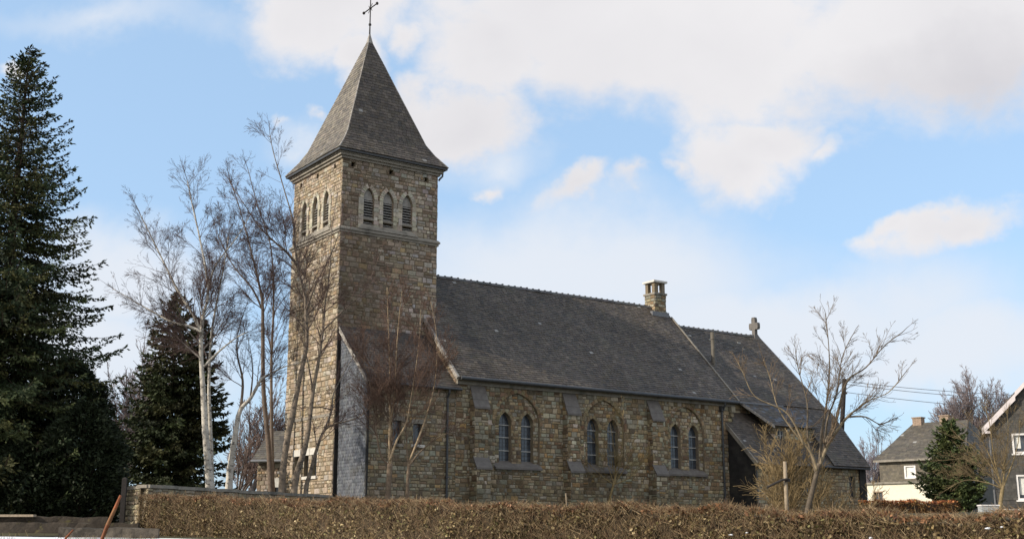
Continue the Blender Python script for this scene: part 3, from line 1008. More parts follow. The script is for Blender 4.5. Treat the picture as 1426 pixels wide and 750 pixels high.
mb = MB(); mb.box(L(cu0 - .07, cv0 - .07, 15.86), L(cu1 + .07, cv1 + .07, 15.98)); mb.build('chimney_ledge', 'trim', ch)
mb = MB(); mb.box(L(cu0 - .09, cv0 - .09, 16.62), L(cu1 + .09, cv1 + .09, 16.74)); mb.build('chimney_cap', 'pale', ch)
mb = MB()
fr, Ln = slope(NU0 - .06, 3.22, 8.90, NR, 15.12)
mb.box(fr(cu0 - .35 - NU0, Ln - .95, .03), fr(cu1 + .1 - NU0, Ln - .55, .05))
mb.build('chimney_flashing', 'zinc', ch)

# ---------------------------------------------------------------- chancel and sacristy
EU = 31.75
mb = MB()
masonry(mb, face_v(2.2), [(NU1, ZB - .3), (EU - .1, ZB - .3), (EU - .1, 8.9), (NU1, 8.9)], [], NAVE, 101, hmin=.2, hmax=.3)
masonry(mb, face_ue(EU - .12), [(-7.7, ZB - .3), (2.2, ZB - .3), (2.2, 8.9), (NR, 13.85), (-7.7, 8.9)], [], NAVE, 102)
masonry(mb, Frame((0, 7.7, -ZB), (1, 0, 0), (0, 0, 1), (0, 1, 0)), [(NU1, ZB - .3), (EU - .12, ZB - .3), (EU - .12, 8.9), (NU1, 8.9)], [], NAVE, 103, hmin=.3, hmax=.5)
mb.build('chancel_wall', ['stone', 'mortar'], church)
fr, Ln = slope(NU1 + .1, 2.50, 8.98, NR, 14.15)
mb = MB()
cw = EU - NU1 - .1
slates(mb, fr, [(0, 0), (cw, 0), (cw, Ln), (0, Ln)], .17, .24, SLATE, 105, tint=lambda s, t: .95 + .2 * mnoise.noise((s * .3, t * .3, 5)))
frb, Lb = slope(NU1 + .1, -8.0, 8.98, NR, 14.15)
slates(mb, frb, [(0, 0), (cw, 0), (cw, Lb), (0, Lb)], .4, .6, SLATE, 106)
cr = mb.build('chancel_roof', 'slate', church)
ridge_tiles(NU1 + .2, EU - .5, 14.17, cr, 6)
mb = MB()
mb.prism([fr(cw, -.05, -.14), fr(cw + .07, -.05, -.14), fr(cw + .07, -.05, .04), fr(cw, -.05, .04)], [fr(cw, Ln, -.14), fr(cw + .07, Ln, -.14), fr(cw + .07, Ln, .04), fr(cw, Ln, .04)])
mb.build('chancel_verge', 'zinc', church)
mb = MB()
mb.tube([L(NU1 + .25, 2.56, 8.96), L(27.9, 2.56, 8.95)], .05, 6)
mb.build('valley_flashing', 'zinc', church)
# snow guards: little pale hooks seen on the slope
for s_, t_ in ((1.4, Ln - 1.0), (3.1, Ln - 1.15), (5.6, Ln - 1.1)):
    mb = MB(); mb.box(fr(s_, t_, .03), fr(s_ + .28, t_ + .10, .045)); mb.build('snow_guard', 'bar', church)
# stone cross on the gable
mb = MB()
ring = [(-.10, 14.1), (.10, 14.1), (.13, 14.35), (.13, 14.62), (.34, 14.62), (.38, 14.74), (.38, 14.94), (.34, 15.05), (.15, 15.05), (.15, 15.28), (.11, 15.42), (-.11, 15.42), (-.15, 15.28), (-.15, 15.05), (-.34, 15.05), (-.38, 14.94), (-.38, 14.74), (-.34, 14.62), (-.13, 14.62), (-.13, 14.35)]
uc = EU - .3
for sgn in (0,):
    pts0 = [L(uc - .12, NR + a, z) for a, z in ring]; pts1 = [L(uc + .12, NR + a, z) for a, z in ring]
    n = len(ring)
    # concave outline: cut into convex slabs (shaft, arms, foot) and a rim of side faces
    for pts in (pts0, pts1):
        idx = [(0, 1, 2, 19), (19, 2, 3, 18), (18, 3, 8, 13), (3, 4, 5, 6, 7, 8), (13, 14, 15, 16, 17, 18), (13, 8, 9, 10, 11, 12)]
        for f in idx: mb.poly([pts[k] for k in f])
    for k in range(n): mb.poly([pts0[k], pts0[(k + 1) % n], pts1[(k + 1) % n], pts1[k]])
mb.prism([L(uc - .3, NR - .28, 13.9), L(uc + .35, NR - .28, 13.9), L(uc + .35, NR + .28, 13.9), L(uc - .3, NR + .28, 13.9)],
         [L(uc - .14, NR - .13, 14.3), L(uc + .14, NR - .13, 14.3), L(uc + .14, NR + .13, 14.3), L(uc - .14, NR + .13, 14.3)])
mb.build('stone_cross', 'bluestone', church)
# metal flue through the chancel roof
mb = MB()
mb.tube([L(25.0, -.1, 11.2), L(25.0, -.1, 13.30)], .125, 12)
vp = mb.build('flue_pipe', 'flue', church)
mb = MB()
mb.tube([L(25.0, -.1, 13.0), L(25.0, -.1, 13.06), L(25.0, -.1, 13.1), L(25.0, -.1, 13.46)], [.127, .15, .135, .135], 12)
mb.build('flue_cowl', 'flue', vp)

# sacristy: lean-to roof, stone front, black end wall
SU0, SU1, SV = 22.92, 31.95, 4.86
mb = MB()
sh = [[(26.9, 3.9), (27.5, 3.9), (27.5, 4.9), (26.9, 4.9)], [(30.6, 3.6), (31.1, 3.6), (31.1, 4.9), (30.6, 4.9)]]
masonry(mb, face_v(SV), [(SU0, ZB - .3), (SU1, ZB - .3), (SU1, 5.46), (SU0, 5.46)], sh, NAVE, 110, hmin=.15, hmax=.26, tint=lambda s, t: (1.05, (.3, .26, .18), .25))
masonry(mb, face_ue(SU1), [(2.2, ZB - .3), (SV, ZB - .3), (SV, 5.5), (2.2, 8.9)], [], NAVE, 111)
mb.build('sacristy_wall', ['stone', 'mortar'], church)
for h in sh:
    mb = MB(); mb.poly([face_v(SV)(a, b, -.2) for a, b in h]); w = mb.build('sacristy_window', 'glass', church)
    mb = MB(); mb.box(face_v(SV)(h[0][0] - .1, h[0][1] - .12, -.1), face_v(SV)(h[1][0] + .1, h[0][1], .07)); mb.build('sill', 'trim', w)
mb = MB()
f_ = face_u(SU0)
slates(mb, f_, [(NV + .01, ZB - .3), (SV, ZB - .3), (SV, 5.66), (NV + .01, 7.62)], .2, .3, [((.028, .027, .027), 3), ((.022, .022, .022), 2), ((.036, .034, .032), 1)], 112, lift=.008)
mb.build('sacristy_end_wall', 'slate', church)
fr, Ln = slope(SU0 - .1, SV + .32, 5.38, 2.2, 8.40)
sw = SU1 - SU0 + .25
mb = MB()
slates(mb, fr, [(0, 0), (sw, 0), (sw, Ln), (0, Ln)], .17, .24, SLATE, 113, tint=lambda s, t: .98 + .2 * mnoise.noise((s * .3, t * .3, 8)))
fe, Le = slope(28.93, SV + .36, 5.42, 2.42, 9.03)
we = SU1 + .16 - 28.93
slates(mb, fe, [(0, 0), (we, 0), (we, Le), (0, Le)], .17, .24, SLATE, 114)
mb.poly([L(28.93, SV + .36, 5.40), L(28.93, 2.42, 9.0), L(28.93, 2.42, 8.2)], (.07, .068, .066))
mb.poly([L(SU1 + .15, SV + .3, 5.40), L(SU1 + .15, 2.42, 9.0), L(SU1 + .15, 2.42, 8.2)], (.07, .068, .066))
mb.build('sacristy_roof', 'slate', church)
mb = MB()
mb.prism([fr(-.09, -.02, -.16), fr(0, -.02, -.16), fr(0, -.02, .04), fr(-.09, -.02, .04)], [fr(-.09, Ln - 1.0, -.16), fr(0, Ln - 1.0, -.16), fr(0, Ln - 1.0, .04), fr(-.09, Ln - 1.0, .04)])
mb.build('sacristy_verge', 'trim', church)
mb = MB()
mb.tube([L(SU0 - .05, SV + .36, 5.36), L(SU1 + .1, SV + .36, 5.33)], .06, 8)
mb.build('sacristy_gutter', 'darkzinc', church)
mb = MB(); mb.tube([L(SU0 + .02, SV + .34, 5.32), L(SU0 + .02, SV + .08, 5.0), L(SU0 + .02, SV + .08, ZB)], .05, 8); mb.build('downpipe', 'darkzinc', church)
mb = MB()
for z0 in (3.5,): mb.box(L(SU1 - .5, SV + .03, ZB - .2), L(SU1 + .06, SV + .10, 5.3))
mb.build('corner_pier', 'tar', church)
# dormer
mb = MB()
q = [L(24.5, 2.35, 9.06), L(29.7, 2.35, 9.06), L(29.1, 4.0, 7.60), L(25.55, 4.0, 7.60)]
S = Vector((1, 0, 0)); T = (L(0, 2.35, 9.06) - L(0, 4.0, 7.60)); LnD = T.length; T /= LnD
frd = Frame(L(24.5, 4.0, 7.60), S, T, S.cross(T))
slates(mb, frd, [(1.05, 0), (4.6, 0), (5.2, LnD), (0, LnD)], .17, .24, SLATE_BLUE[:2] + SLATE, 120)
masonry(mb, face_v(3.78), [(25.75, 6.5), (28.95, 6.5), (28.95, 7.66), (25.75, 7.66)], [[(26.0, 6.86), (26.5, 6.86), (26.5, 7.38), (26.0, 7.38)]], NAVE, 121, mortar=2, stone=1)
masonry(mb, face_u(25.75), [(2.4, 6.5), (3.78, 6.5), (3.78, 7.66), (2.4, 8.9)], [], NAVE, 122, mortar=2, stone=1)
masonry(mb, face_ue(28.95), [(2.4, 6.5), (3.78, 6.5), (3.78, 7.66), (2.4, 8.9)], [], NAVE, 123, mortar=2, stone=1)
dm = mb.build('dormer', ['slate', 'stone', 'mortar'], church)
mb = MB(); mb.poly([face_v(3.78)(a, b, -.12) for a, b in ((26.0, 6.86), (26.5, 6.86), (26.5, 7.38), (26.0, 7.38))]); mb.build('window', 'glass', dm)
mb = MB()
for a in (25.98, 26.23, 26.47): mb.box(face_v(3.78)(a, 6.86, -.1), face_v(3.78)(a + .05, 7.38, -.06))
for b in (6.84, 7.1, 7.35): mb.box(face_v(3.78)(25.98, b, -.102), face_v(3.78)(26.52, b + .04, -.058))
mb.build('frame', 'bar', dm)
mb = MB(); a, b = q[3], q[0]; up = Vector((0, 0, .10))
sdv = Vector((-.05, .02, 0))
mb.prism([a - up, a + sdv - up, a + sdv + up * .5, a + up * .5], [b - up, b + sdv - up, b + sdv + up * .5, b + up * .5]); mb.build('dormer_verge', 'verge', dm)


# ================================================================== vegetation
def npv(v): return np.array(v, float)


class TreeGen:
    def __init__(s, seed, twigcol, barkcol):
        s.rng = np.random.default_rng(seed); s.tw, s.bk = np.array(twigcol), np.array(barkcol)
        s.P0, s.P1, s.R0, s.R1, s.C, s.thick = [], [], [], [], [], []

    def add(s, p, q, r0, r1, thick):
        s.P0.append(p); s.P1.append(q); s.R0.append(r0); s.R1.append(r1)
        k = min(1., max(0., (r0 - .012) / .03))
        c = (s.tw * (1 - k) + s.bk * k) * s.rng.uniform(.8, 1.2)
        s.C.append(c); s.thick.append(thick)

    def grow(s, p, d, Ln, r, lv, P):
        rng = s.rng
        sg = P['seg'][lv]
        n = max(3, int(Ln / sg))
        st = Ln / n
        wob, up, nch, ang, ratio = P['wob'][lv], P['up'][lv], P['n'][lv], P['ang'][lv], P['ratio'][lv]
        p = npv(p); d = npv(d); d /= np.linalg.norm(d)
        last = lv == len(P['n']) - 1
        kids = np.sort(rng.uniform(P['t0'][lv], 1, rng.poisson(nch * Ln / P['ref'][lv]) if nch else 0))
        ki = 0
        for i in range(n):
            d = d + rng.normal(0, wob, 3) + np.array([0, 0, up])
            d /= np.linalg.norm(d)
            q = p + d * st
            ra, rb = r * (1 - .75 * i / n), r * (1 - .75 * (i + 1) / n)
            s.add(p, q, max(ra, P['rmin']), max(rb, P['rmin']), lv == 0)
            while not last and ki < len(kids) and kids[ki] * n <= i + 1:
                f = kids[ki] * n - i; t = kids[ki]; ki += 1
                a = rng.normal(ang, .16); az = rng.uniform(0, 2 * math.pi)
                e = np.cross(d, rng.normal(0, 1, 3)); e /= np.linalg.norm(e)
                cd = d * math.cos(a) + e * math.sin(a)
                s.grow(p + (q - p) * f, cd, Ln * ratio * (1.15 - .7 * t) * rng.uniform(.6, 1.25), max(ra * .55, P['rmin']), lv + 1, P)
            p = q
        return p

    def stem(s, mb, pts, r0, r1, P, kids, k0=.25, lv=1, klen=2.5, bark=None, angk=.75, upb=.2):
        """a given limb (list of world points): smooth tube in mb, random branches along it"""
        pts = [npv(p) for p in pts]
        dense = []
        for i in range(len(pts) - 1):
            a, b = pts[max(i - 1, 0)], pts[i]; c, d = pts[i + 1], pts[min(i + 2, len(pts) - 1)]
            for k in range(5):
                t = k / 5
                dense.append(.5 * ((2 * b) + (c - a) * t + (2 * a - 5 * b + 4 * c - d) * t * t + (3 * b - a - 3 * c + d) * t ** 3))
        dense.append(pts[-1])
        n = len(dense)
        rad = [max(.012, r1 + (r0 - r1) * (1 - i / (n - 1)) ** 1.45) * (1 + s.rng.uniform(-.06, .06)) for i in range(n)]
        cols = [tuple(np.array(bark if bark is not None else s.bk) * s.rng.uniform(.85, 1.15)) for _ in range(n)]
        mb.tube(dense, rad, 9 if r0 > .06 else 6, cols=cols)
        for _ in range(int(kids * P.get('k', .8))):
            t = k0 + (1 - k0) * s.rng.random()
            i = min(int(t * (n - 1)), n - 2)
            d = dense[i + 1] - dense[i]; d /= np.linalg.norm(d)
            e = np.cross(d, s.rng.normal(0, 1, 3)); e /= np.linalg.norm(e)
            a = s.rng.normal(angk, .2)
            cd = d * math.cos(a) + e * math.sin(a) + np.array([0, 0, upb])
            s.grow(dense[i], cd, klen * 1.2 * (1.2 - .75 * t) * s.rng.uniform(.6, 1.3), max(.010, rad[i] * .42), lv, P)
        d = dense[-1] - dense[-2]
        s.grow(dense[-1], d, klen * .55, max(.01, rad[-1]), lv, P)

    def crown(s, name, parent, off, sides=3):
        Q, C = seg_quads(npv(s.P0) - npv(off), npv(s.P1) - npv(off), s.R0, s.R1, np.array(s.C), sides)
        return quad_mesh(name, Q, C, 'twig', parent)


def tree_finish(name, label, cat, base, mb, tg, bark, group=None):
    root = empty(name, base)
    tag(root, label, cat, group)
    off = Vector(base)
    if mb is not None:
        mb.v = [tuple(Vector(v) - off) for v in mb.v]
        mb.build('trunk', bark, root, smooth=True)
    tg.crown('crown', root, base)
    return root


BIRCH = dict(k=1.05, n=[9, 10, 8, 5, 0], ref=[3, 2.2, 1.2, .7, 1], t0=[.3, .18, .15, .1, 0], ang=[.6, .5, .52, .55, .5], ratio=[.5, .6, .6, .55, .5],
             seg=[.35, .22, .16, .12, .1], wob=[.06, .08, .10, .12, .12], up=[.05, .045, .015, -.02, -.05], rmin=.0040)


def pxs(D, *pts):
    return [at(x, y, D + (p[2] if len(p) > 2 else 0)) if False else at(x, y, D) for (x, y, *p) in pts]


def G(v): return Vector((v[0], v[1], ground_z(v[1])))


WB = (.56, .52, .45); DB = (.16, .125, .10); TWG = (.105, .072, .066)
CHB = 'leafless trees beside the church tower'


def birches():
    # white birch, two white stems from one root
    tg = TreeGen(1, TWG, (.42, .37, .32)); mb = MB(); D = 50
    b = at(292, 690, D)
    tg.stem(mb, pxs(D, (293, 692), (291, 660), (286, 600), (283, 545), (280, 490), (282, 445), (290, 405), (281, 345), (267, 282), (261, 252)), .19, .018, BIRCH, 34, .42, klen=2.2, bark=WB)
    tg.stem(mb, pxs(D + .5, (296, 692), (293, 600), (291, 540), (294, 470), (303, 415), (312, 370), (318, 330)), .105, .02, BIRCH, 20, .4, klen=2.0, bark=WB)
    tg.stem(mb, pxs(D, (282, 470), (270, 440), (248, 405), (228, 365), (206, 320), (196, 300)), .08, .02, BIRCH, 22, .2, klen=1.8, bark=WB)
    tg.stem(mb, pxs(D - .4, (282, 462), (262, 454), (239, 448), (213, 434), (185, 418), (158, 402)), .075, .015, BIRCH, 24, .25, klen=1.5, bark=WB)
    tg.stem(mb, pxs(D - .3, (284, 510), (305, 489), (329, 470), (345, 462)), .06, .02, BIRCH, 8, .3, klen=1.4, bark=WB)
    tg.stem(mb, pxs(D + .3, (290, 405), (300, 370), (330, 330), (348, 300)), .06, .018, BIRCH, 14, .2, klen=1.6, bark=WB)
    tree_finish('birch_tree', 'white barked bare birch with twin stems in front of the dark middle conifer', 'tree', (b.x, b.y, ground_z(b.y)), mb, tg, 'birch')
    # leaning pale birch
    tg = TreeGen(2, TWG, (.38, .33, .28)); mb = MB(); D = 51
    tg.stem(mb, pxs(D, (318, 692), (321, 650), (327, 610), (334, 572), (349, 554), (364, 528), (379, 519), (397, 510), (430, 502)), .17, .02, BIRCH, 16, .5, klen=1.5, bark=WB)
    tg.stem(mb, pxs(D, (335, 570), (338, 530), (330, 490), (333, 455), (345, 420)), .07, .015, BIRCH, 12, .2, klen=1.5, bark=DB)
    tg.stem(mb, pxs(D, (349, 552), (352, 510), (345, 470)), .05, .012, BIRCH, 8, .2, klen=1.3, bark=DB)
    b = at(318, 690, D)
    tree_finish('birch_tree', 'short pale birch with a trunk that leans right toward the tower', 'tree', (b.x, b.y, ground_z(b.y)), mb, tg, 'birch')
    # two tall brown stems
    tg = TreeGen(3, TWG, (.17, .125, .10)); mb = MB(); D = 58
    tg.stem(mb, pxs(D, (378, 695), (374, 620), (367, 543), (366, 457), (365, 418), (357, 380), (348, 343), (333, 288), (320, 250)), .15, .02, BIRCH, 40, .38, klen=2.0, bark=DB)
    tg.stem(mb, pxs(D, (365, 430), (350, 400), (325, 370), (305, 330), (298, 310)), .06, .015, BIRCH, 18, .2, klen=1.6, bark=DB)
    b = at(378, 695, D)
    tree_finish('bare_tree', 'slim bare tree with a dark stem that bends left near its top', 'tree', (b.x, b.y, ground_z(b.y)), mb, tg, 'bark', CHB)
    tg = TreeGen(4, TWG, (.18, .135, .11)); mb = MB(); D = 59
    tg.stem(mb, pxs(D, (380, 695), (379, 640), (378, 569), (378, 495), (381, 420), (377, 343), (360, 290), (345, 235)), .12, .018, BIRCH, 40, .4, klen=1.9, bark=(.2, .16, .13))
    b = at(380, 695, D)
    tree_finish('bare_tree', 'straight thin bare tree just left of the tower wall', 'tree', (b.x, b.y, ground_z(b.y)), mb, tg, 'bark', CHB)
    # the two big dark mottled birches in front of the tower's sunny face
    tg = TreeGen(5, TWG, (.17, .13, .10)); mb = MB(); D = 51
    E = (.24, .195, .15)
    tg.stem(mb, pxs(D, (392, 698), (394, 655), (400, 612), (409, 569), (418, 524), (427, 480), (426, 440), (424, 408), (414, 369), (408, 309), (396, 265), (381, 213), (376, 188)), .165, .015, BIRCH, 40, .45, klen=1.9, bark=E)
    tg.stem(mb, pxs(D, (414, 369), (400, 352), (384, 338), (363, 318), (345, 292), (325, 262)), .07, .015, BIRCH, 24, .2, klen=1.7, bark=DB)
    tg.stem(mb, pxs(D - .3, (427, 430), (440, 395), (458, 360), (470, 330), (476, 300)), .05, .012, BIRCH, 12, .2, klen=1.2, bark=DB)
    tg.stem(mb, pxs(D - .3, (424, 460), (410, 440), (395, 425)), .04, .012, BIRCH, 8, .2, klen=1.2, bark=DB)
    b = at(392, 698, D)
    tree_finish('birch_tree', 'tall mottled bare birch curving across the left edge of the tower', 'tree', (b.x, b.y, ground_z(b.y)), mb, tg, 'birch')
    tg = TreeGen(6, TWG, (.17, .13, .10)); mb = MB(); D = 51
    tg.stem(mb, pxs(D, (408, 698), (413, 660), (424, 626), (430, 594), (436, 545), (444, 500), (450, 457), (453, 420), (460, 370), (462, 320), (470, 270)), .155, .012, BIRCH, 26, .5, klen=1.3, bark=E)
    tg.stem(mb, pxs(D, (436, 545), (428, 500), (420, 470)), .05, .012, BIRCH, 6, .3, klen=1.1, bark=DB)
    tg.stem(mb, pxs(D - .2, (450, 460), (480, 430), (510, 400), (532, 345)), .04, .010, BIRCH, 10, .2, klen=1.1, bark=DB)
    b = at(408, 698, D)
    tree_finish('birch_tree', 'dark mottled bare birch standing before the low tower windows', 'tree', (b.x, b.y, ground_z(b.y)), mb, tg, 'birch')
    tg = TreeGen(7, TWG, (.2, .16, .13)); mb = MB(); D = 51.3
    tg.stem(mb, pxs(D, (425, 698), (427, 675), (432, 658), (440, 628), (451, 600), (466, 590), (484, 586), (504, 577), (530, 552)), .12, .015, BIRCH, 20, .4, klen=1.3, bark=E)
    tg.stem(mb, pxs(D, (451, 600), (462, 570), (464, 550), (478, 520), (490, 500), (504, 488)), .045, .012, BIRCH, 12, .2, klen=1.2, bark=(.34, .29, .24))
    tg.stem(mb, pxs(D, (462, 570), (440, 566), (410, 570)), .035, .012, BIRCH, 6, .2, klen=1., bark=DB)
    b = at(425, 698, D)
    tree_finish('birch_tree', 'small bare birch with a low limb bowing across the blue slate end wall', 'tree', (b.x, b.y, ground_z(b.y)), mb, tg, 'birch')


birches()

SHRUB = dict(k=.6, n=[9, 9, 6, 0], ref=[2, 1.2, .7, 1], t0=[.2, .18, .12, 0], ang=[.6, .55, .58, .5], ratio=[.55, .55, .55, .5],
             seg=[.25, .18, .13, .1], wob=[.08, .10, .12, .12], up=[.06, .05, .04, .0], rmin=.0042)


def small_trees():
    # reddish many-stemmed tree before the annex
    tw = (.13, .085, .066); bk = (.19, .145, .105)
    HS_ = dict(SHRUB, k=1.05, n=[9, 9, 7, 0], rmin=.0046)
    tg = TreeGen(11, tw, bk); mb = MB(); D = 48
    lb = (.38, .29, .19)
    tg.stem(mb, pxs(D, (540, 700), (541, 675), (543, 645)), .13, .11, HS_, 0, bark=bk)
    tg.stem(mb, pxs(D, (543, 648), (543, 605), (543, 565), (543, 520), (541, 460), (539, 400)), .085, .012, HS_, 26, .25, klen=1.7, bark=lb)
    tg.stem(mb, pxs(D + .2, (543, 650), (530, 632), (524, 600), (519, 560), (512, 520), (498, 480), (488, 450)), .06, .010, HS_, 26, .3, klen=1.6, bark=bk)
    tg.stem(mb, pxs(D - .2, (543, 640), (553, 612), (566, 588), (572, 555), (578, 520), (584, 470), (586, 430)), .055, .010, HS_, 26, .3, klen=1.6, bark=lb)
    tg.stem(mb, pxs(D, (544, 590), (550, 545), (552, 490), (556, 440), (560, 405)), .05, .010, HS_, 20, .25, klen=1.5, bark=lb)
    tg.stem(mb, pxs(D, (543, 560), (525, 520), (500, 495), (480, 478)), .035, .008, HS_, 16, .2, klen=1.4, bark=bk)
    b = at(540, 700, D)
    tree_finish('bare_tree', 'reddish bare tree with many upright stems in front of the annex roof', 'tree', (b.x, b.y, ground_z(b.y)), mb, tg, 'bark')
    tg = TreeGen(12, tw, bk); mb = MB()
    tg.stem(mb, pxs(D, (567, 700), (568, 665), (570, 645)), .08, .07, HS_, 0, bark=bk)
    tg.stem(mb, pxs(D, (570, 648), (566, 620), (570, 595), (580, 570)), .045, .012, HS_, 8, .3, klen=1.1, bark=bk)
    tg.stem(mb, pxs(D, (570, 648), (584, 630), (605, 612), (625, 602), (640, 590)), .045, .01, HS_, 12, .3, klen=1.1, bark=bk)
    tg.stem(mb, pxs(D - .2, (571, 640), (590, 590), (603, 545), (608, 504), (607, 460), (600, 420)), .045, .01, HS_, 26, .3, klen=1.4, bark=lb)
    b = at(567, 700, D)
    tree_finish('bare_tree', 'slender bare sapling with forked stems in front of the two small annex windows', 'tree', (b.x, b.y, ground_z(b.y)), mb, tg, 'bark')
    # climber against the nave wall
    tg = TreeGen(13, (.19, .145, .07), (.22, .17, .09)); mb = MB(); D = 61
    c = (.28, .21, .10)
    tg.stem(mb, pxs(D, (847, 704), (850, 690), (855, 672)), .07, .05, SHRUB, 0, bark=c)
    for tgt in ((830, 610), (850, 590), (868, 570), (885, 600), (895, 640), (815, 640)):
        tg.stem(mb, pxs(D, (855, 674), ((855 + tgt[0]) / 2 + 4, (674 + tgt[1]) / 2 + 6), tgt), .025, .007, SHRUB, 11, .2, klen=1.25, bark=c)
    b = at(847, 704, D)
    tree_finish('shrub', 'yellowish bare bush growing up the nave wall by the middle windows', 'shrub', (b.x, b.y, ground_z(b.y)), mb, tg, 'bark')
    # the wide forked tree right of the church
    tw = (.17, .125, .085); bk = (.16, .13, .095); lb = (.25, .20, .13)
    tg = TreeGen(14, tw, bk); mb = MB(); D = 32
    F2 = dict(SHRUB, k=.8, rmin=.0036, n=[10, 9, 6, 0], ang=[.5, .5, .5, .5])
    tg.stem(mb, pxs(D, (1124, 715), (1127, 700), (1134, 672), (1141, 645)), .080, .062, F2, 0, bark=(.12, .098, .075))
    tg.stem(mb, pxs(D, (1141, 648), (1150, 625), (1160, 608), (1180, 580), (1196, 568), (1211, 557), (1237, 546), (1258, 522)), .056, .007, F2, 22, .35, klen=.9, bark=(.26, .21, .14))
    tg.stem(mb, pxs(D + .3, (1160, 608), (1168, 570), (1180, 530), (1206, 511), (1232, 481), (1257, 462)), .045, .008, F2, 22, .3, klen=.9, bark=bk)
    tg.stem(mb, pxs(D + .2, (1142, 642), (1145, 600), (1151, 562), (1155, 519), (1154, 481), (1150, 440)), .05, .008, F2, 24, .3, klen=.9, bark=bk)
    tg.stem(mb, pxs(D - .2, (1138, 655), (1128, 628), (1105, 600), (1083, 566), (1073, 528), (1063, 500)), .045, .008, F2, 14, .3, klen=.8, bark=lb)
    tg.stem(mb, pxs(D - .4, (1120, 620), (1096, 575), (1052, 552), (1035, 519), (1028, 505)), .03, .007, F2, 14, .3, klen=.7, bark=lb)
    tg.stem(mb, pxs(D, (1137, 660), (1125, 610), (1124, 560), (1112, 515), (1108, 490)), .04, .007, F2, 16, .3, klen=.8, bark=bk)
    tg.stem(mb, pxs(D + .3, (1150, 625), (1152, 585), (1166, 545), (1172, 500), (1185, 470)), .04, .007, F2, 18, .3, klen=.8, bark=bk)
    tg.stem(mb, pxs(D + .3, (1180, 580), (1205, 580), (1225, 590), (1240, 585)), .03, .007, F2, 14, .2, klen=.7, bark=bk)
    b = at(1124, 712, D)
    tree_finish('bare_tree', 'wide bare fruit tree with forked spreading limbs before the east end of the church', 'tree', (b.x, b.y, ground_z(b.y)), mb, tg, 'bark')
    # straw coloured thicket round its foot
    tg = TreeGen(15, (.24, .175, .09), (.27, .20, .10)); D = 33
    rng = np.random.default_rng(4)
    TH = dict(n=[4, 5, 0], ref=[1.2, .6, 1], t0=[.3, .1, 0], ang=[.35, .5, .4], ratio=[.5, .5, .5], seg=[.2, .14, .1], wob=[.08, .11, .1], up=[.0, -.04, -.05], rmin=.005)
    for k in range(60):
        x = rng.normal(1108, 20); p = at(x, 712, D + rng.uniform(-.5, .5)); p.z = ground_z(p.y)
        lean = (x - 1108) / 260 + rng.normal(0, .08)
        hgt = rng.uniform(1.0, 2.8) * max(.35, 1.15 - abs(x - 1108) / 75)
        tg.grow(p, (lean, rng.normal(0, .12), 1), max(.6, hgt), rng.uniform(.007, .012), 0, TH)
    b = at(1098, 712, D)
    tree_finish('shrub', 'dense straw coloured thicket of thin upright stems at the foot of the forked tree', 'shrub', (b.x, b.y, ground_z(b.y)), None, tg, 'bark')
    # low dry brush beside it
    tg = TreeGen(16, (.29, .21, .115), (.3, .22, .13)); D = 34
    for k in range(34):
        x = rng.uniform(1150, 1200); p = at(x, 712, D + rng.uniform(-.4, .4)); p.z = ground_z(p.y)
        tg.grow(p, (rng.normal(0, .35), rng.normal(0, .2), 1), rng.uniform(.8, 1.9), .010, 0, dict(TH, wob=[.14, .14, .1]))
    b = at(1175, 712, D)
    tree_finish('shrub', 'low tangled dry brush right of the forked tree trunk', 'shrub', (b.x, b.y, ground_z(b.y)), None, tg, 'bark')
    # small tree before the right-hand house
    tw = (.20, .15, .085); bk = (.26, .20, .11)
    tg = TreeGen(17, tw, bk); mb = MB(); D = 58
    tg.stem(mb, pxs(D, (1392, 712), (1394, 695), (1397, 675)), .11, .09, SHRUB, 0, bark=bk)
    for tg_, kk in (((1385, 650, 1365, 610, 1340, 590), 16), ((1382, 665, 1350, 640, 1318, 640), 16), ((1400, 640, 1404, 600, 1402, 570), 14), ((1408, 650, 1418, 615, 1420, 585), 12),
                    ((1385, 640, 1378, 590, 1372, 565), 16), ((1375, 672, 1345, 668, 1320, 680), 12), ((1388, 660, 1355, 620, 1326, 608), 14)):
        a = tg_
        tg.stem(mb, pxs(D, (1396, 680), (a[0], a[1]), (a[2], a[3]), (a[4], a[5])), .05, .01, SHRUB, kk, .2, klen=1.3, bark=bk)
    b = at(1392, 712, D)
    tree_finish('bare_tree', 'small bare tree with arching branches in front of the dark gabled house', 'tree', (b.x, b.y, ground_z(b.y)), mb, tg, 'bark')


small_trees()

FAR = dict(k=.8, n=[12, 9, 6, 0], ref=[4, 3, 1.5, 1], t0=[.15, .1, .05, 0], ang=[.45, .42, .45, .5], ratio=[.5, .55, .55, .5],
           seg=[.6, .5, .35, .3], wob=[.04, .08, .1, .1], up=[.08, .06, .03, .0], rmin=.015)


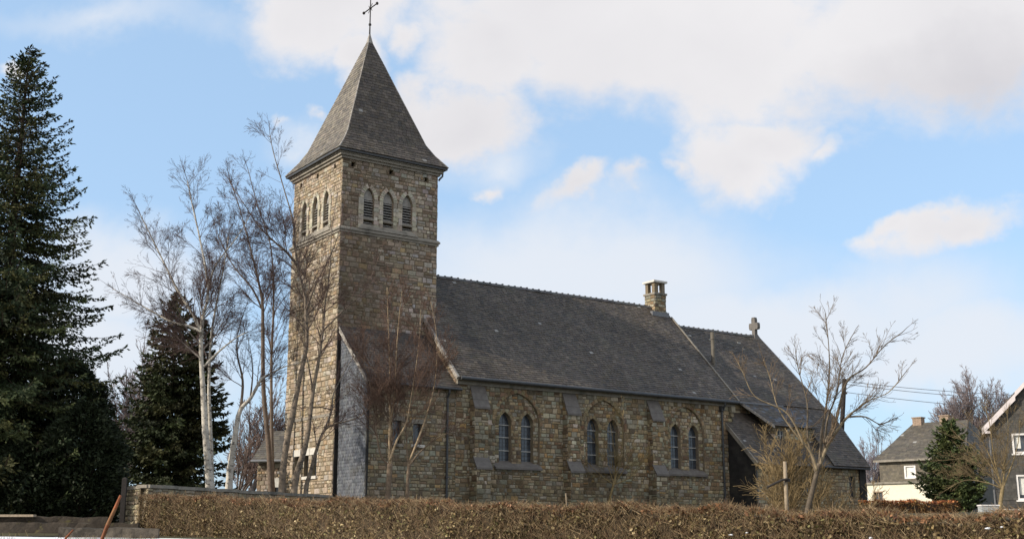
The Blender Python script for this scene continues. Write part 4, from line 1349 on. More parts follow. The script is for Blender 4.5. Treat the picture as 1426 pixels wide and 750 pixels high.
def far_trees():
    def dome(seed, x, ytop, ybase, D, n, spread, label, name='bare_tree', tw=(.17, .14, .15), bk=(.16, .14, .13), grp=None, P=FAR):
        tg = TreeGen(seed, tw, bk); mb = MB()
        b = at(x, ybase, D); b.z = ground_z(D)
        H = at(x, ytop, D).z - b.z
        rng = np.random.default_rng(seed + 100)
        mb.tube([b, b + Vector((0, 0, H * .16))], [H * .028, H * .022], 8, col=bk)
        for k in range(n):
            a = rng.uniform(0, 6.283); r = spread * math.sqrt(rng.random())
            top = b + Vector((math.cos(a) * r, math.sin(a) * r, H * (.86 - .3 * (r / spread) ** 2) * rng.uniform(.9, 1.05)))
            mid = b + Vector((math.cos(a) * r * .6, math.sin(a) * r * .6, H * .4))
            tg.stem(mb, [b + Vector((0, 0, H * .12)), mid, top], H * .012, .03, P, 16, .15, klen=H * .24, bark=bk, angk=.5)
        tree_finish(name, label, 'tree', tuple(b), mb, tg, 'bark', grp)
    dome(21, 1367, 508, 690, 125, 26, 3.7, 'far bare tree with a rounded crown between the conifer and the dark gabled house', tw=(.23, .19, .19), bk=(.2, .17, .16))
    G2 = 'bare trees on the skyline right of the church'
    dome(22, 1222, 596, 690, 150, 6, 3.0, 'distant greyish bare tree right behind the east corner of the church', tw=(.24, .21, .23))
    dome(23, 1246, 604, 690, 160, 5, 2.2, 'thin distant bare tree just left of the cream walled house', tw=(.24, .21, .23))
    dome(24, 1200, 620, 690, 155, 5, 2.5, 'low distant bare tree half hidden by the east eaves of the church', tw=(.24, .21, .23))
    dome(25, 172, 440, 690, 90, 7, 3.4, 'bare tree behind the gap between the two dark conifers', tw=(.18, .14, .14))
    dome(26, 330, 560, 690, 80, 6, 2.4, 'low bare tree behind the leaning birch', tw=(.17, .12, .10))
    dome(27, 350, 500, 690, 95, 6, 3.2, 'bare tree rising behind the cottage roof left of the tower', tw=(.16, .12, .11))


far_trees()


# ------------------------------------------------------------------ conifers
def conifer(name, label, base, H, prof, seed, cols, nb=6, step=.36, tops=((0, 0, 1),), droop=.25, uptip=.5, dens=1., needle=.17, wid=.035):
    rng = np.random.default_rng(seed)
    root = empty(name, base); tag(root, label, 'tree')
    mb = MB()
    Qp0, Qd, Ql, Qc, Qw = [], [], [], [], []
    T0, T1, TR0, TR1, TC = [], [], [], [], []
    hs = [p[0] for p in prof]; rs = [p[1] for p in prof]
    up = np.array([0, 0, 1.])
    cols = [np.array(c) for c in cols]
    for (tx, ty, tk) in tops:
        Hh = H * tk
        mb.tube([(tx * .2, ty * .2, -.3), (tx, ty, Hh * .5), (tx, ty, Hh)], [.016 * Hh, .010 * Hh, .012], 8, col=(.07, .05, .04))
        h = .5 if tk == 1 else Hh * .35
        while h < Hh - .12:
            below = Hh - h
            Rr = np.interp(below, hs, rs) * (1 if tk == 1 else .75)
            n = max(4, int(nb * (.75 + .5 * min(1, Rr / 2)) * min(1, .45 + below / 9))) if below > .6 else 4
            a0 = rng.uniform(0, 6.28)
            for k in range(n):
                az = a0 + 6.283 * k / n + rng.normal(0, .25)
                Lb = Rr * (rng.uniform(.62, 1.12) if rng.random() < .75 else rng.uniform(.95, 1.35))
                if Lb < .08: continue
                hz = np.array([math.cos(az), math.sin(az), 0.])
                sd = np.array([-math.sin(az), math.cos(az), 0.])
                p = np.array([tx * (h / Hh if tk == 1 else 1), ty, h + rng.uniform(-.15, .15)])
                m = max(4, int(Lb / .22)); st = Lb / m
                slope0 = .45 * (1 - min(1, below / (Hh * .45))) - droop * min(1, below / (Hh * .5)) + rng.normal(0, .08)
                bc = cols[rng.integers(len(cols))] * rng.uniform(.55, 1.45)
                for i in range(m):
                    t = (i + .5) / m
                    d = hz + up * (slope0 + uptip * t * t) + sd * rng.normal(0, .05); d /= np.linalg.norm(d)
                    q = p + d * st
                    T0.append(p); T1.append(q); r_ = .02 * (1 - t) * min(1, Lb) + .006; TR0.append(r_); TR1.append(r_); TC.append((.06, .045, .035))
                    if t > .12:
                        for s_ in (-1, 1):
                            for rep in range(2 if dens > .8 or rng.random() < dens else 1):
                                tl = (.12 + .42 * Lb * (1 - t) ** .8 * .55) * rng.uniform(.6, 1.25)
                                tl = min(tl, .95)
                                td = d * .75 + sd * s_ * rng.uniform(.45, .95) + up * rng.normal(-.28, .22); td /= np.linalg.norm(td)
                                nn = max(2, int(tl / .11))
                                for j in range(nn):
                                    f = (j + .3) / nn
                                    pp = p + (q - p) * rng.random() + td * tl * f
                                    dd = td + rng.normal(0, .33, 3) - up * .1; dd /= np.linalg.norm(dd)
                                    Qp0.append(pp); Qd.append(dd); Ql.append(needle * rng.uniform(.7, 1.4)); Qw.append(wid * rng.uniform(.7, 1.3))
                                    Qc.append(bc * rng.uniform(.75, 1.3))
                    p = q
                for e in range(3):
                    dd = d + rng.normal(0, .25, 3) + up * .15; dd /= np.linalg.norm(dd)
                    Qp0.append(p - d * .05 * e); Qd.append(dd); Ql.append(needle * 1.3); Qw.append(wid * .9); Qc.append(bc * 1.15)
            h += step * rng.uniform(.8, 1.2) * (.75 if below < 3 else 1)
    P, Dd, Ln, Wd = np.array(Qp0), np.array(Qd), np.array(Ql)[:, None], np.array(Qw)[:, None]
    s_ = np.cross(Dd, rng.normal(0, 1, Dd.shape)); s_ /= np.linalg.norm(s_, axis=1, keepdims=True)
    Q = np.stack([P - s_ * Wd * .5, P + Dd * Ln * .5 - s_ * Wd, P + Dd * Ln, P + Dd * Ln * .5 + s_ * Wd], 1)
    mb.build('trunk', 'bark', root, smooth=True)
    quad_mesh('crown', Q, np.array(Qc), 'needle', root)
    Q2, C2 = seg_quads(T0, T1, TR0, TR1, np.array(TC), 3)
    quad_mesh('branches', Q2, C2, 'twig', root)
    return root


b = at(-20, 715, 44)
conifer('spruce_tree', 'tall dark green spruce at the left edge, tallest of the conifers', (b.x, b.y, ground_z(44)), 18.4,
        [(0, .15), (.9, .6), (2., 1.1), (4.4, 1.65), (6.7, 2.6), (9.8, 3.2), (11.6, 3.8), (13.5, 4.0), (16, 4.0), (18, 3.6)], 3,
        [(.036, .050, .019), (.046, .057, .019), (.027, .041, .017), (.062, .063, .021)], nb=12, step=.29, droop=.42, uptip=.75, wid=.036, needle=.15)
b = at(231, 690, 60)
conifer('spruce_tree', 'dark bushy conifer with two tips behind the white birch', (b.x, b.y, ground_z(60)), 11.0,
        [(0, .15), (1, .75), (2.3, 1.25), (5, 2.1), (8, 2.7), (11, 2.6)], 8,
        [(.038, .050, .019), (.055, .057, .022), (.032, .042, .017)], nb=10, step=.30, tops=((0, 0, 1), (1.15, .3, .90)), droop=.2, uptip=.45, needle=.22, wid=.055)
b = at(1330, 705, 72)
conifer('conifer_tree', 'green bushy conifer between the cream walled house and the small bare tree', (b.x, b.y, ground_z(72)), 5.6,
        [(0, .15), (.6, .5), (1.5, 1.0), (2.8, 1.6), (3.8, 1.9), (5.5, 1.2)], 9,
        [(.075, .10, .036), (.095, .11, .038), (.055, .08, .03)], nb=14, step=.22, droop=.02, uptip=.5, needle=.2, wid=.05)


def yew(label, base, rx, H, seed, n=16000):
    rng = np.random.default_rng(seed)
    root = empty('yew_bush', base); tag(root, label, 'bush')
    th = rng.uniform(0, 6.283, n); u = rng.random(n)
    zz = u ** .8 * H
    prof = np.interp(zz / H, [0, .12, .45, .7, .85, .95, 1], [.86, .98, 1, .86, .58, .28, .08])
    lump = 1 + .13 * np.sin(th * 3 + zz * 1.3 + seed) + .11 * np.sin(th * 7 - zz * 2.7 + 1) + .10 * np.sin(th * 4 + zz * 5.1)
    r = rx * prof * lump * np.sqrt(rng.uniform(.45, 1.08, n))
    P = np.stack([np.cos(th) * r, np.sin(th) * r, zz], 1)
    D = np.stack([np.cos(th), np.sin(th), rng.normal(.35, .35, n)], 1) + rng.normal(0, .45, (n, 3))
    D /= np.linalg.norm(D, axis=1, keepdims=True)
    S = np.cross(D, rng.normal(0, 1, (n, 3))); S /= np.linalg.norm(S, axis=1, keepdims=True)
    l = rng.uniform(.12, .24, (n, 1)); w = rng.uniform(.03, .06, (n, 1))
    Q = np.stack([P - D * l * .4, P - S * w, P + D * l * .6, P + S * w], 1)
    C = np.array([(.018, .026, .011)]) * rng.uniform(.6, 1.5, (n, 1))
    quad_mesh('foliage', Q, C, 'needle', root)
    mb = MB()
    mb.tube([(0, 0, -.2), (.05, 0, H * .5), (0, .05, H * .85)], [.16, .10, .03], 8, col=(.08, .05, .04))
    for k in range(12):
        a = k * 2.4; mb.tube([(0, 0, H * .06 * k), (math.cos(a) * rx * .4, math.sin(a) * rx * .4, H * .06 * k + .5), (math.cos(a) * rx * .7, math.sin(a) * rx * .7, H * .06 * k + 1.0)], [.05, .035, .015], 5, col=(.08, .05, .04))
    mb.build('stem', 'bark', root, smooth=True)


b = at(106, 722, 43); yew('dense dark evergreen bush reaching to the end of the churchyard wall', (b.x, b.y, ground_z(43)), 1.45, 4.4, 3, 22000)
b = at(40, 722, 43); yew('low black evergreen bush below the tall spruce', (b.x, b.y, ground_z(43)), 2.0, 3.2, 4)
b = at(78, 722, 46); yew('dark evergreen bush behind the end bush, shaded by the spruce', (b.x, b.y, ground_z(46)), 2.0, 6.2, 5, 22000)


# ------------------------------------------------------------------ hedge
def hedge(name, label, A, B, zA, zB, height, thick, seed, per_m2, lsize, cols, twcol, twigs):
    """clipped hedge from A to B (plan points), top at zA..zB"""
    rng = np.random.default_rng(seed)
    A, B = np.array(A, float), np.array(B, float)
    d = B - A; Ln = np.linalg.norm(d); d /= Ln
    nrm = np.array([d[1], -d[0]])            # towards the viewer
    if nrm[1] > 0: nrm = -nrm
    root = empty(name, (A[0], A[1], zA - height)); tag(root, label, 'hedge')
    off = np.array([A[0], A[1], zA - height])

    def pt(s, w, h):                          # along, across (+ = viewer side), height fraction
        xy = A[None] + d[None] * s[:, None] + nrm[None] * w[:, None]
        zt = zA + (zB - zA) * s / Ln
        bump = .05 * np.sin(s * 2.1) + .04 * np.sin(s * 5.3 + 1) + .025 * np.sin(s * 13) + .03 * np.sin(s * .7)
        z = zt - height * (1 - h) + bump * h
        return np.column_stack([xy, z]) - off
    n1 = int(Ln * height * per_m2); n2 = int(Ln * thick * per_m2 * .8); n3 = int(height * thick * per_m2)
    s = np.concatenate([rng.uniform(0, Ln, n1), rng.uniform(0, Ln, n2), rng.uniform(0, .2, n3), rng.uniform(0, Ln, n1 // 3)])
    w = np.concatenate([thick / 2 - np.abs(rng.normal(0, .07, n1)), rng.uniform(-thick / 2, thick / 2, n2), rng.uniform(-thick / 2, thick / 2, n3), -thick / 2 + np.abs(rng.normal(0, .06, n1 // 3))])
    h = np.concatenate([rng.random(n1), 1 - np.abs(rng.normal(0, .05, n2)), rng.random(n3), rng.random(n1 // 3)])
    w += .05 * np.sin(s * 3.1 + h * 4) + .04 * np.sin(s * 7.7 - h * 6)
    P = pt(s, w, h)
    n = len(s)
    keep = np.array([mnoise.noise((a * 2.3, b * 2, c * 4.2)) + .5 * mnoise.noise((a * 6.1, b * 3, c * 8)) for a, b, c in zip(s, w, h)]) < rng.normal(.10, .20, n)
    s, w, h, P = s[keep], w[keep], h[keep], P[keep]; n = len(s)      # bare hollows between the leafy shoots
    D = rng.normal(0, 1, (n, 3)); D[:, 2] -= .2; D /= np.linalg.norm(D, axis=1, keepdims=True)
    S = np.cross(D, rng.normal(0, 1, (n, 3))); S /= np.linalg.norm(S, axis=1, keepdims=True)
    l = lsize * rng.uniform(.4, 1.55, (n, 1)); wd = l * rng.uniform(.28, .42, (n, 1))
    Q = np.stack([P - D * l * .5, P - S * wd, P + D * l * .5, P + S * wd], 1)
    cols = np.array(cols); ci = rng.integers(0, len(cols), n)
    patch = .5 + .5 * np.sin(s * .9 + 1.7 * np.sin(s * .37)) * np.cos(h * 3 + s * .5)
    C = cols[ci] * rng.uniform(.6, 1.4, (n, 1)) * (.68 + .64 * patch[:, None])
    young = (h > .93)[:, None]                 # fresh reddish shoots along the clipped top
    C = np.where(young, C * np.array([[1.05, .72, .75]]), C)
    quad_mesh('leaves', Q, C, 'leaf', root)
    m = int(Ln * height * twigs)
    s = rng.uniform(0, Ln, m); w = thick / 2 - np.abs(rng.normal(0, .09, m)) + .02; h = rng.random(m) ** .7
    w[: m // 3] = rng.uniform(-thick / 2, thick / 2, m // 3); h[: m // 3] = 1 - .1 * rng.random(m // 3)
    P = pt(s, w, h)
    D = np.column_stack([rng.normal(0, .6, m), rng.normal(0, .6, m), rng.uniform(.2, 1.1, m)])
    D /= np.linalg.norm(D, axis=1, keepdims=True)
    l = rng.uniform(.10, .32, (m, 1)); r = rng.uniform(.0025, .006, m)
    top = np.minimum(P[:, 2] + D[:, 2] * l[:, 0], pt(s, w, np.ones(m))[:, 2] + np.abs(rng.normal(0, .085, m)))
    P1 = P + D * l; P1[:, 2] = top
    Q, C = seg_quads(P, P1, r, r * .5, np.array(twcol)[rng.integers(0, len(twcol), m)] * rng.uniform(.7, 1.3, (m, 1)), 3)
    quad_mesh('twigs', Q, C, 'twig', root)
    # solid core for the inner twigs, coloured dark to paint shade in the gaps
    mb = MB(); k = int(Ln / .35); g = []
    for i in range(k + 1):
        sv = np.full(6, Ln * i / k); sv = np.clip(sv, .14, Ln - .1)
        wv = np.array([.5, .47, .36, -.36, -.47, -.5]) * (thick - .26) * (1 + rng.normal(0, .06, 6)); hv = np.array([0, .6, .89, .89, .6, 0]) + rng.normal(0, .012, 6) * np.array([0, 1, 1, 1, 1, 0])
        g.append([tuple(x) for x in pt(sv, wv, hv)])
    for i in range(k):
        for j in range(5): mb.poly([g[i][j], g[i + 1][j], g[i + 1][j + 1], g[i][j + 1]])
    mb.poly(g[0]); mb.poly(list(reversed(g[-1])))
    mb.build('stems', 'hedgecore', root, smooth=True)
    return root


hA = at(199, 690, 40); hB = at(1426, 715, 22)
dx = Vector((hB.x - hA.x, hB.y - hA.y, hB.z - hA.z))
hC = hA + dx * 1.16
hA += dx * .016
hedge('hedge', 'long clipped brown leafed hedge running across the foreground', (hA.x, hA.y), (hC.x, hC.y), hA.z - .03, hC.z - .03, 1.42, .95, 5, 620, .070,
      [(.165, .118, .054), (.21, .155, .075), (.12, .09, .042), (.31, .245, .135), (.145, .13, .052), (.085, .06, .033)], [(.22, .155, .085), (.33, .245, .145), (.14, .085, .052)], 620)
a = at(1203, 698, 62); c = at(1328, 697, 66)
hedge('hedge', 'low russet hedge below the cream walled house', (a.x, a.y), (c.x, c.y), a.z, c.z, 1.0, .8, 6, 420, .10,
      [(.26, .13, .045), (.32, .17, .06), (.17, .08, .035), (.38, .24, .09)], [(.2, .1, .05), (.16, .08, .05)], 160)

# ------------------------------------------------------------------ churchyard wall
def wall_run(mb, A, B, z0, z1, seed, pal):
    A, B = Vector(A), Vector(B); S = (B - A); Ln = S.length; S /= Ln
    N_ = Vector((S.y, -S.x, 0))
    masonry(mb, Frame((A.x, A.y, 0), S, (0, 0, 1), N_), [(0, z0), (Ln, z0), (Ln, z1), (0, z1)], [], pal, seed, hmin=.12, hmax=.22)
    return S, N_, Ln


wc = at(207, 674, 41); w2 = at(462, 689, 52.4); wl = at(172, 678, 43.1)
ztop = 3.26
mb = MB()
WPAL = [((.34, .29, .20), 3), ((.28, .23, .15), 3), ((.24, .21, .16), 2), ((.38, .33, .24), 1)]
A0, A1, A2 = Vector((wl.x, wl.y, 0)), Vector((wc.x, wc.y, 0)), Vector((w2.x, w2.y, 0))
wall_run(mb, A0, A1, 1.2, ztop - .1, 131, WPAL)
S1, N1, L1 = wall_run(mb, A1, A2, 1.2, ztop - .1, 132, WPAL)
S0 = (A1 - A0).normalized()
nin = Vector((-S1.y, S1.x, 0)); nin0 = Vector((-S0.y, S0.x, 0))
T = .42
# rear faces
i1 = A1 + nin * T + nin0 * T * .2; i2 = A2 + nin * T; i0 = A0 + nin0 * T
for p, q in ((i2, i1), (i1, i0)):
    mb.poly([(p.x, p.y, 1.2), (q.x, q.y, 1.2), (q.x, q.y, ztop - .1), (p.x, p.y, ztop - .1)], (.25, .21, .15), 1)
mb.poly([(A2.x, A2.y, 1.2), (i2.x, i2.y, 1.2), (i2.x, i2.y, ztop - .1), (A2.x, A2.y, ztop - .1)], (.25, .21, .15), 1)
cw_root = empty('churchyard_wall', (A1.x, A1.y, 1.6)); tag(cw_root, 'low stone churchyard wall with flat coping behind the left end of the hedge', 'wall')
off = Vector((A1.x, A1.y, 1.6)); mb.v = [tuple(Vector(v) - off) for v in mb.v]
mb.build('masonry', ['stone', 'mortar'], cw_root)
mb = MB(); rg3 = random.Random(3)


def coping(P, Q, inn):
    S = (Q - P); Ln = S.length; S /= Ln; s = 0
    while s < Ln:
        w = min(rg3.uniform(.7, 1.1), Ln - s)
        a, b = P + S * (s + .006), P + S * (s + w - .006); dz = rg3.uniform(-.012, .012)
        o = -inn * .06; i = inn * (T + .06)
        r0 = [a + o, b + o, b + i, a + i]
        mb.prism([(*(p.xy), ztop - .1 + dz) for p in r0], [(*(p.xy), ztop + dz + .01) for p in r0], vary(rg3, (.30, .30, .24), .15))
        s += w


coping(A1, A2, nin); coping(A0, A1 - S0 * .02, nin0)
mb.v = [tuple(Vector(v) - off) for v in mb.v]
mb.build('coping', 'trim', cw_root)

# ------------------------------------------------------------------ foreground odds and ends
def beam(label, P, Q, w, h, seed, m='oldwood'):
    P, Q = Vector(P), Vector(Q); S = Q - P; Ln = S.length; S /= Ln; Nn = Vector((S.y, -S.x, 0)).normalized()
    rng = random.Random(seed); mb = MB(); k = max(6, int(Ln / .25)); rings = []
    for i in range(k + 1):
        c = P + S * Ln * i / k
        j = lambda: rng.uniform(-.03, .03)
        rings.append([c + Nn * (w / 2 + j()), c + Nn * (w / 2 - .05 + j()) + Vector((0, 0, h + j())), c - Nn * (w / 2 - .05 + j()) + Vector((0, 0, h + j())), c - Nn * (w / 2 + j())])
    for i in range(k):
        for a in range(4): mb.poly([rings[i][a], rings[i + 1][a], rings[i + 1][(a + 1) % 4], rings[i][(a + 1) % 4]])
    mb.poly(rings[0]); mb.poly(list(reversed(rings[-1])))
    mb.v = [tuple(Vector(v) - P) for v in mb.v]
    o = mb.build('timber_beam', m, None, P); tag(o, label, 'timber', 'old timbers lying by the hedge')
    return o


def gz(v, dz=0.): return Vector((v.x, v.y, ground_z(v.y) + dz))


beam('short dark timber with a sawn end lying nearest the hedge corner', at(82, 747.5, 35.2), at(221, 748.5, 35.6), .32, .27, 1, 'greywood')
beam('long dark mossy timber lying behind the short sawn one', at(-60, 741, 37.2), at(193, 742.5, 37.8), .34, .31, 2)
beam('upper mossy timber stacked on the long one in front of the dark bushes', at(-70, 728, 37.4), at(150, 731, 37.9), .30, .24, 3)
mb = MB(); p = at(-40, 718, 37.4); q = at(48, 718.5, 37.4)
mb.box((p.x, p.y - .1, p.z - .02), (q.x, p.y + .15, p.z + .05)); mb.v = [tuple(Vector(v) - p) for v in mb.v]
tag(mb.build('plank', 'wood', None, p), 'pale short plank lying on top of the stacked dark timbers', 'plank')
mb = MB(); p = at(169.5, 728, 39); q = at(170, 664, 39)
mb.box((p.x - .075, p.y - .05, ground_z(39) - .2), (p.x + .075, p.y + .05, q.z - .05)); mb.prism([(p.x - .075, p.y - .05, q.z - .05), (p.x + .075, p.y - .05, q.z - .05), (p.x + .075, p.y + .05, q.z - .05), (p.x - .075, p.y + .05, q.z - .05)], [(p.x - .03, p.y - .02, q.z), (p.x + .03, p.y - .02, q.z), (p.x + .03, p.y + .02, q.z), (p.x - .03, p.y + .02, q.z)])
base = Vector((p.x, p.y, ground_z(39))); mb.v = [tuple(Vector(v) - base) for v in mb.v]
tag(mb.build('fence_post', 'creosote', None, base), 'dark upright post at the left end of the churchyard wall', 'post')
# dry winter grass and leaf litter round the timbers and the hedge foot
rngg = np.random.default_rng(12); ng = 9000
gx = rngg.uniform(-24, -3, ng); gy = 34.0 + rngg.normal(0, 1.6, ng) + np.where(gx > -13, -(gx + 13) * .75, 0)
gzv = np.interp(gy, TY, TZ) + .02
keep = np.array([mnoise.noise((a * .6, b * .6, 2)) for a, b in zip(gx, gy)]) > .08
gx, gy, gzv = gx[keep], gy[keep], gzv[keep]; ng = len(gx)
B0 = np.column_stack([gx, gy, gzv]); dd = np.column_stack([rngg.normal(0, .5, ng), rngg.normal(0, .5, ng), rngg.uniform(.3, 1, ng)]); dd /= np.linalg.norm(dd, axis=1, keepdims=True)
ll = rngg.uniform(.06, .22, (ng, 1)); sd_ = np.column_stack([rngg.normal(0, 1, ng), rngg.normal(0, 1, ng), np.zeros(ng)]); sd_ *= .008 / np.linalg.norm(sd_, axis=1, keepdims=True)
tag(quad_mesh('dry_grass', np.stack([B0 - sd_, B0 + sd_, B0 + dd * ll + sd_ * .3, B0 + dd * ll - sd_ * .3], 1), np.array([[.20, .155, .08]]) * rngg.uniform(.5, 1.4, (ng, 1)), 'leaf'), 'dry winter grass and leaf litter lying around the old timbers', 'grass', kind='stuff')
# near reddish bramble stem
D = 9
mb = MB(); rc = (.26, .085, .035)
mb.tube([at(120, 800, D), at(142, 750, D), at(150, 730, D), at(160, 708, D), at(168, 689, D)], [.011, .013, .016, .014, .010], 7, cols=[rc, (.20, .075, .035), (.25, .12, .055), rc, rc])
mb.tube([at(86, 760, D), at(92, 748, D), at(102, 737, D)], [.012, .010, .006], 6, col=rc)
base = at(120, 800, D); bz = Vector((base.x, base.y, ground_z(D)))
mb.tube([bz, base], [.012, .014], 7, col=rc); mb.tube([bz, at(86, 760, D)], [.012, .012], 6, col=rc)
mb.v = [tuple(Vector(v) - bz) for v in mb.v]
tag(mb.build('bramble_stem', 'rust', None, bz, smooth=True), 'reddish brown cut stem leaning in the near left foreground', 'plant stem')
# stakes
mb = MB(); D = 31; p = at(1096, 716, D); p.z = ground_z(D); q = at(1096, 642, D)
rt = empty('tree_stake', p); tag(rt, 'pale wooden stake with a black rubber tie beside the forked tree', 'stake')
mb.tube([(0, 0, -.2), (.0, 0, (q.z - p.z) * .5), (.01, 0, q.z - p.z)], [.052, .05, .046], 8); mb.build('post', 'wood', rt, smooth=True)
mb = MB(); a = at(1096, 668, D) - p; c = at(1068, 678, D) - p
mb.tube([a + Vector((.0, -.08, .03)), a + Vector((-.15, -.08, .0)), c], .03, 6); mb.tube([a + Vector((0, 0, -.04)), a + Vector((0, 0, .04))], .082, 8); mb.build('tie', 'iron', rt)
mb = MB(); D = 44; p = at(791, 712, D); p.z = ground_z(D); q = at(788, 686, D)
mb.tube([(0, 0, -.1), q - p], [.03, .028], 6); tag(mb.build('thin_stake', 'wood', None, p), 'thin pale stake poking above the hedge under the left nave windows', 'stake')

# ------------------------------------------------------------------ houses
def local_root(name, label, cat, O, rz):
    r = empty(name, O, rz); tag(r, label, cat); return r


# dark slate-hung house at the right edge, gable towards us
O = at(1389, 714, 70); O.z = ground_z(70) - .2
h1 = local_root('house', 'dark slate hung house with a white edged gable at the right edge of the view', 'house', O, R(-21))
gz0 = 0.; ev = 8.0 - O.z; HW = 8.4
fr = Frame((0, 0, 0), (1, 0, 0), (0, 0, 1), (0, -1, 0))
DSL = [((.075, .072, .066), 4), ((.06, .058, .054), 3), ((.088, .083, .074), 2)]
wins = [(1.12, 2.75, 3.7, 4.86), (1.16, 2.8, 1.05, 2.5), (5.2, 6.8, 3.7, 4.86), (5.2, 6.8, 1.05, 2.5)]
mb = MB()
# wall face with openings
reg = [(0, -.3), (HW, -.3), (HW, ev), (HW / 2, ev + HW / 2), (0, ev)]
base_ = [reg]
hl = [[(a, c), (b_, c), (b_, d_), (a, d_)] for a, b_, c, d_ in wins]
for h in hl: base_ = subtract(base_, h)
for i_, P in enumerate(base_): slates(mb, fr, P, .16, .22, DSL, 140 + i_, lift=.008)
for h in hl:
    for k in range(4):
        (a, b_), (c, d_) = h[k], h[(k + 1) % 4]; mb.poly([fr(a, b_), fr(c, d_), fr(c, d_, -.2), fr(a, b_, -.2)], (.3, .3, .3))
mb.poly([(0, 0, -.3), (0, 9, -.3), (0, 9, ev), (0, 0, ev)], (.07, .068, .062)); mb.poly([(HW, 0, -.3), (HW, 9, -.3), (HW, 9, ev), (HW, 0, ev)], (.07, .068, .062))
mb.poly([(0, 9, -.3), (HW, 9, -.3), (HW, 9, ev), (HW / 2, 9, ev + HW / 2), (0, 9, ev)], (.07, .068, .062))
mb.build('wall', 'slate', h1)
for a, b_, c, d_ in wins:
    mb = MB(); mb.poly([fr(a, c, -.12), fr(b_, c, -.12), fr(b_, d_, -.12), fr(a, d_, -.12)]); w = mb.build('window', 'glass', h1)
    mb = MB(); t_ = .11
    mb.box(fr(a, c, -.10), fr(a + t_, d_, .03)); mb.box(fr(b_ - t_, c, -.10), fr(b_, d_, .03)); mb.box(fr(a + t_, c, -.10), fr(b_ - t_, c + t_, .028)); mb.box(fr(a + t_, d_ - t_, -.10), fr(b_ - t_, d_, .028))
    mb.box(fr((a + b_) / 2 - .07, c + t_, -.10), fr((a + b_) / 2 + .07, d_ - t_, .026)); mb.build('frame', 'white', w)
    mb = MB(); mb.box(fr(a - .08, c - .09, -.05), fr(b_ + .08, c - .002, .1)); mb.build('sill', 'white', w)
    mb = MB(); mb.box(fr(a + t_ + .05, c + .3, -.115), fr(a + t_ + .35, d_ - t_, -.105)); mb.build('curtain', 'curtain', w)
mb = MB()
sl_ = Vector((1, 0, 1)).normalized()
for sgn, ox in ((1, 0), (-1, HW)):
    for y0, y1 in ((-.32, 9.3),):
        e = Vector((ox - sgn * .45, 0, ev - .45)); r_ = Vector((HW / 2, 0, ev + HW / 2))
        nn = Vector((-sgn * .12, 0, .12))
        mb.prism([e + Vector((0, y0, 0)), e + Vector((0, y1, 0)), r_ + Vector((0, y1, 0)), r_ + Vector((0, y0, 0))], [e + nn + Vector((0, y0, 0)), e + nn + Vector((0, y1, 0)), r_ + nn + Vector((0, y1, 0)), r_ + nn + Vector((0, y0, 0))], (.08, .075, .07))
mb.build('roof', 'slate', h1)
mb = MB()
for sgn, ox in ((1, 0), (-1, HW)):
    e = Vector((ox - sgn * .46, -.36, ev - .46)); r_ = Vector((HW / 2, -.36, ev + HW / 2 - .0))
    for f0, f1, dr in ((0, .42, .38), (.42, 1, .30)):
        a, b_ = e.lerp(r_, f0), e.lerp(r_, f1); lf = Vector((0, 0, .0 if f0 == 0 else .10))
        mb.prism([a + lf + Vector((0, 0, .14)), b_ + lf + Vector((0, 0, .14)), b_ + lf - Vector((0, 0, dr - .14)), a + lf - Vector((0, 0, dr - .14))],
                 [a + lf + Vector((0, .04, .14)), b_ + lf + Vector((0, .04, .14)), b_ + lf + Vector((0, .04, -dr + .14)), a + lf + Vector((0, .04, -dr + .14))])
mb.box((-.42, -.34, ev - .62), (.0, .1, ev - .48))
mb.build('bargeboard', 'pinkwhite', h1)
mb = MB(); mb.tube([(-.2, -.08, ev - .5), (-.07, -.08, ev - .9), (-.07, -.08, 0)], .05, 8); mb.build('downpipe', 'zinc', h1)

# cream walled house with a hipped slate roof
O = at(1228, 697, 104); O.z = ground_z(104) - .2
h2 = local_root('house', 'slate roofed house with a cream rendered extension behind the low russet hedge', 'house', O, R(-45))
ev = at(1228, 641, 104).z - O.z; Wd, Dp = 7.6, 8.0
rdg = at(1280, 590, 106).z - O.z
mb = MB()
fr = Frame((0, 0, 0), (1, 0, 0), (0, 0, 1), (0, -1, 0))
wn = [(2.25, 3.3, 2.85, 3.95)]
reg = [(0, 0), (Wd, 0), (Wd, ev), (0, ev)]
bs = [reg]
for a, b_, c, d_ in wn: bs = subtract(bs, [(a, c), (b_, c), (b_, d_), (a, d_)])
H2S = [((.125, .108, .078), 3), ((.10, .088, .068), 3), ((.14, .122, .09), 2)]
for i_, P in enumerate(bs): slates(mb, fr, P, .18, .25, H2S, 150 + i_, lift=.008)
mb.poly([(0, 0, 0), (0, Dp, 0), (0, Dp, ev), (0, 0, ev)], (.09, .085, .07)); mb.poly([(Wd, 0, 0), (Wd, Dp, 0), (Wd, Dp, ev), (Wd, 0, ev)], (.09, .085, .07)); mb.poly([(0, Dp, 0), (Wd, Dp, 0), (Wd, Dp, ev), (0, Dp, ev)], (.09, .085, .07))
mb.build('wall', 'slate', h2)
for a, b_, c, d_ in wn:
    mb = MB(); mb.poly([fr(a, c, -.1), fr(b_, c, -.1), fr(b_, d_, -.1), fr(a, d_, -.1)]); w = mb.build('window', 'curtain', h2)
    mb = MB(); mb.box(fr(a, c, -.08), fr(a + .14, d_, .02)); mb.box(fr(b_ - .14, c, -.08), fr(b_, d_, .02)); mb.box(fr(a + .14, c, -.08), fr(b_ - .14, c + .1, .018)); mb.box(fr(a + .14, d_ - .1, -.08), fr(b_ - .14, d_, .018)); mb.build('frame', 'white', w)
mb = MB()
o_ = .35; hx = 1.4
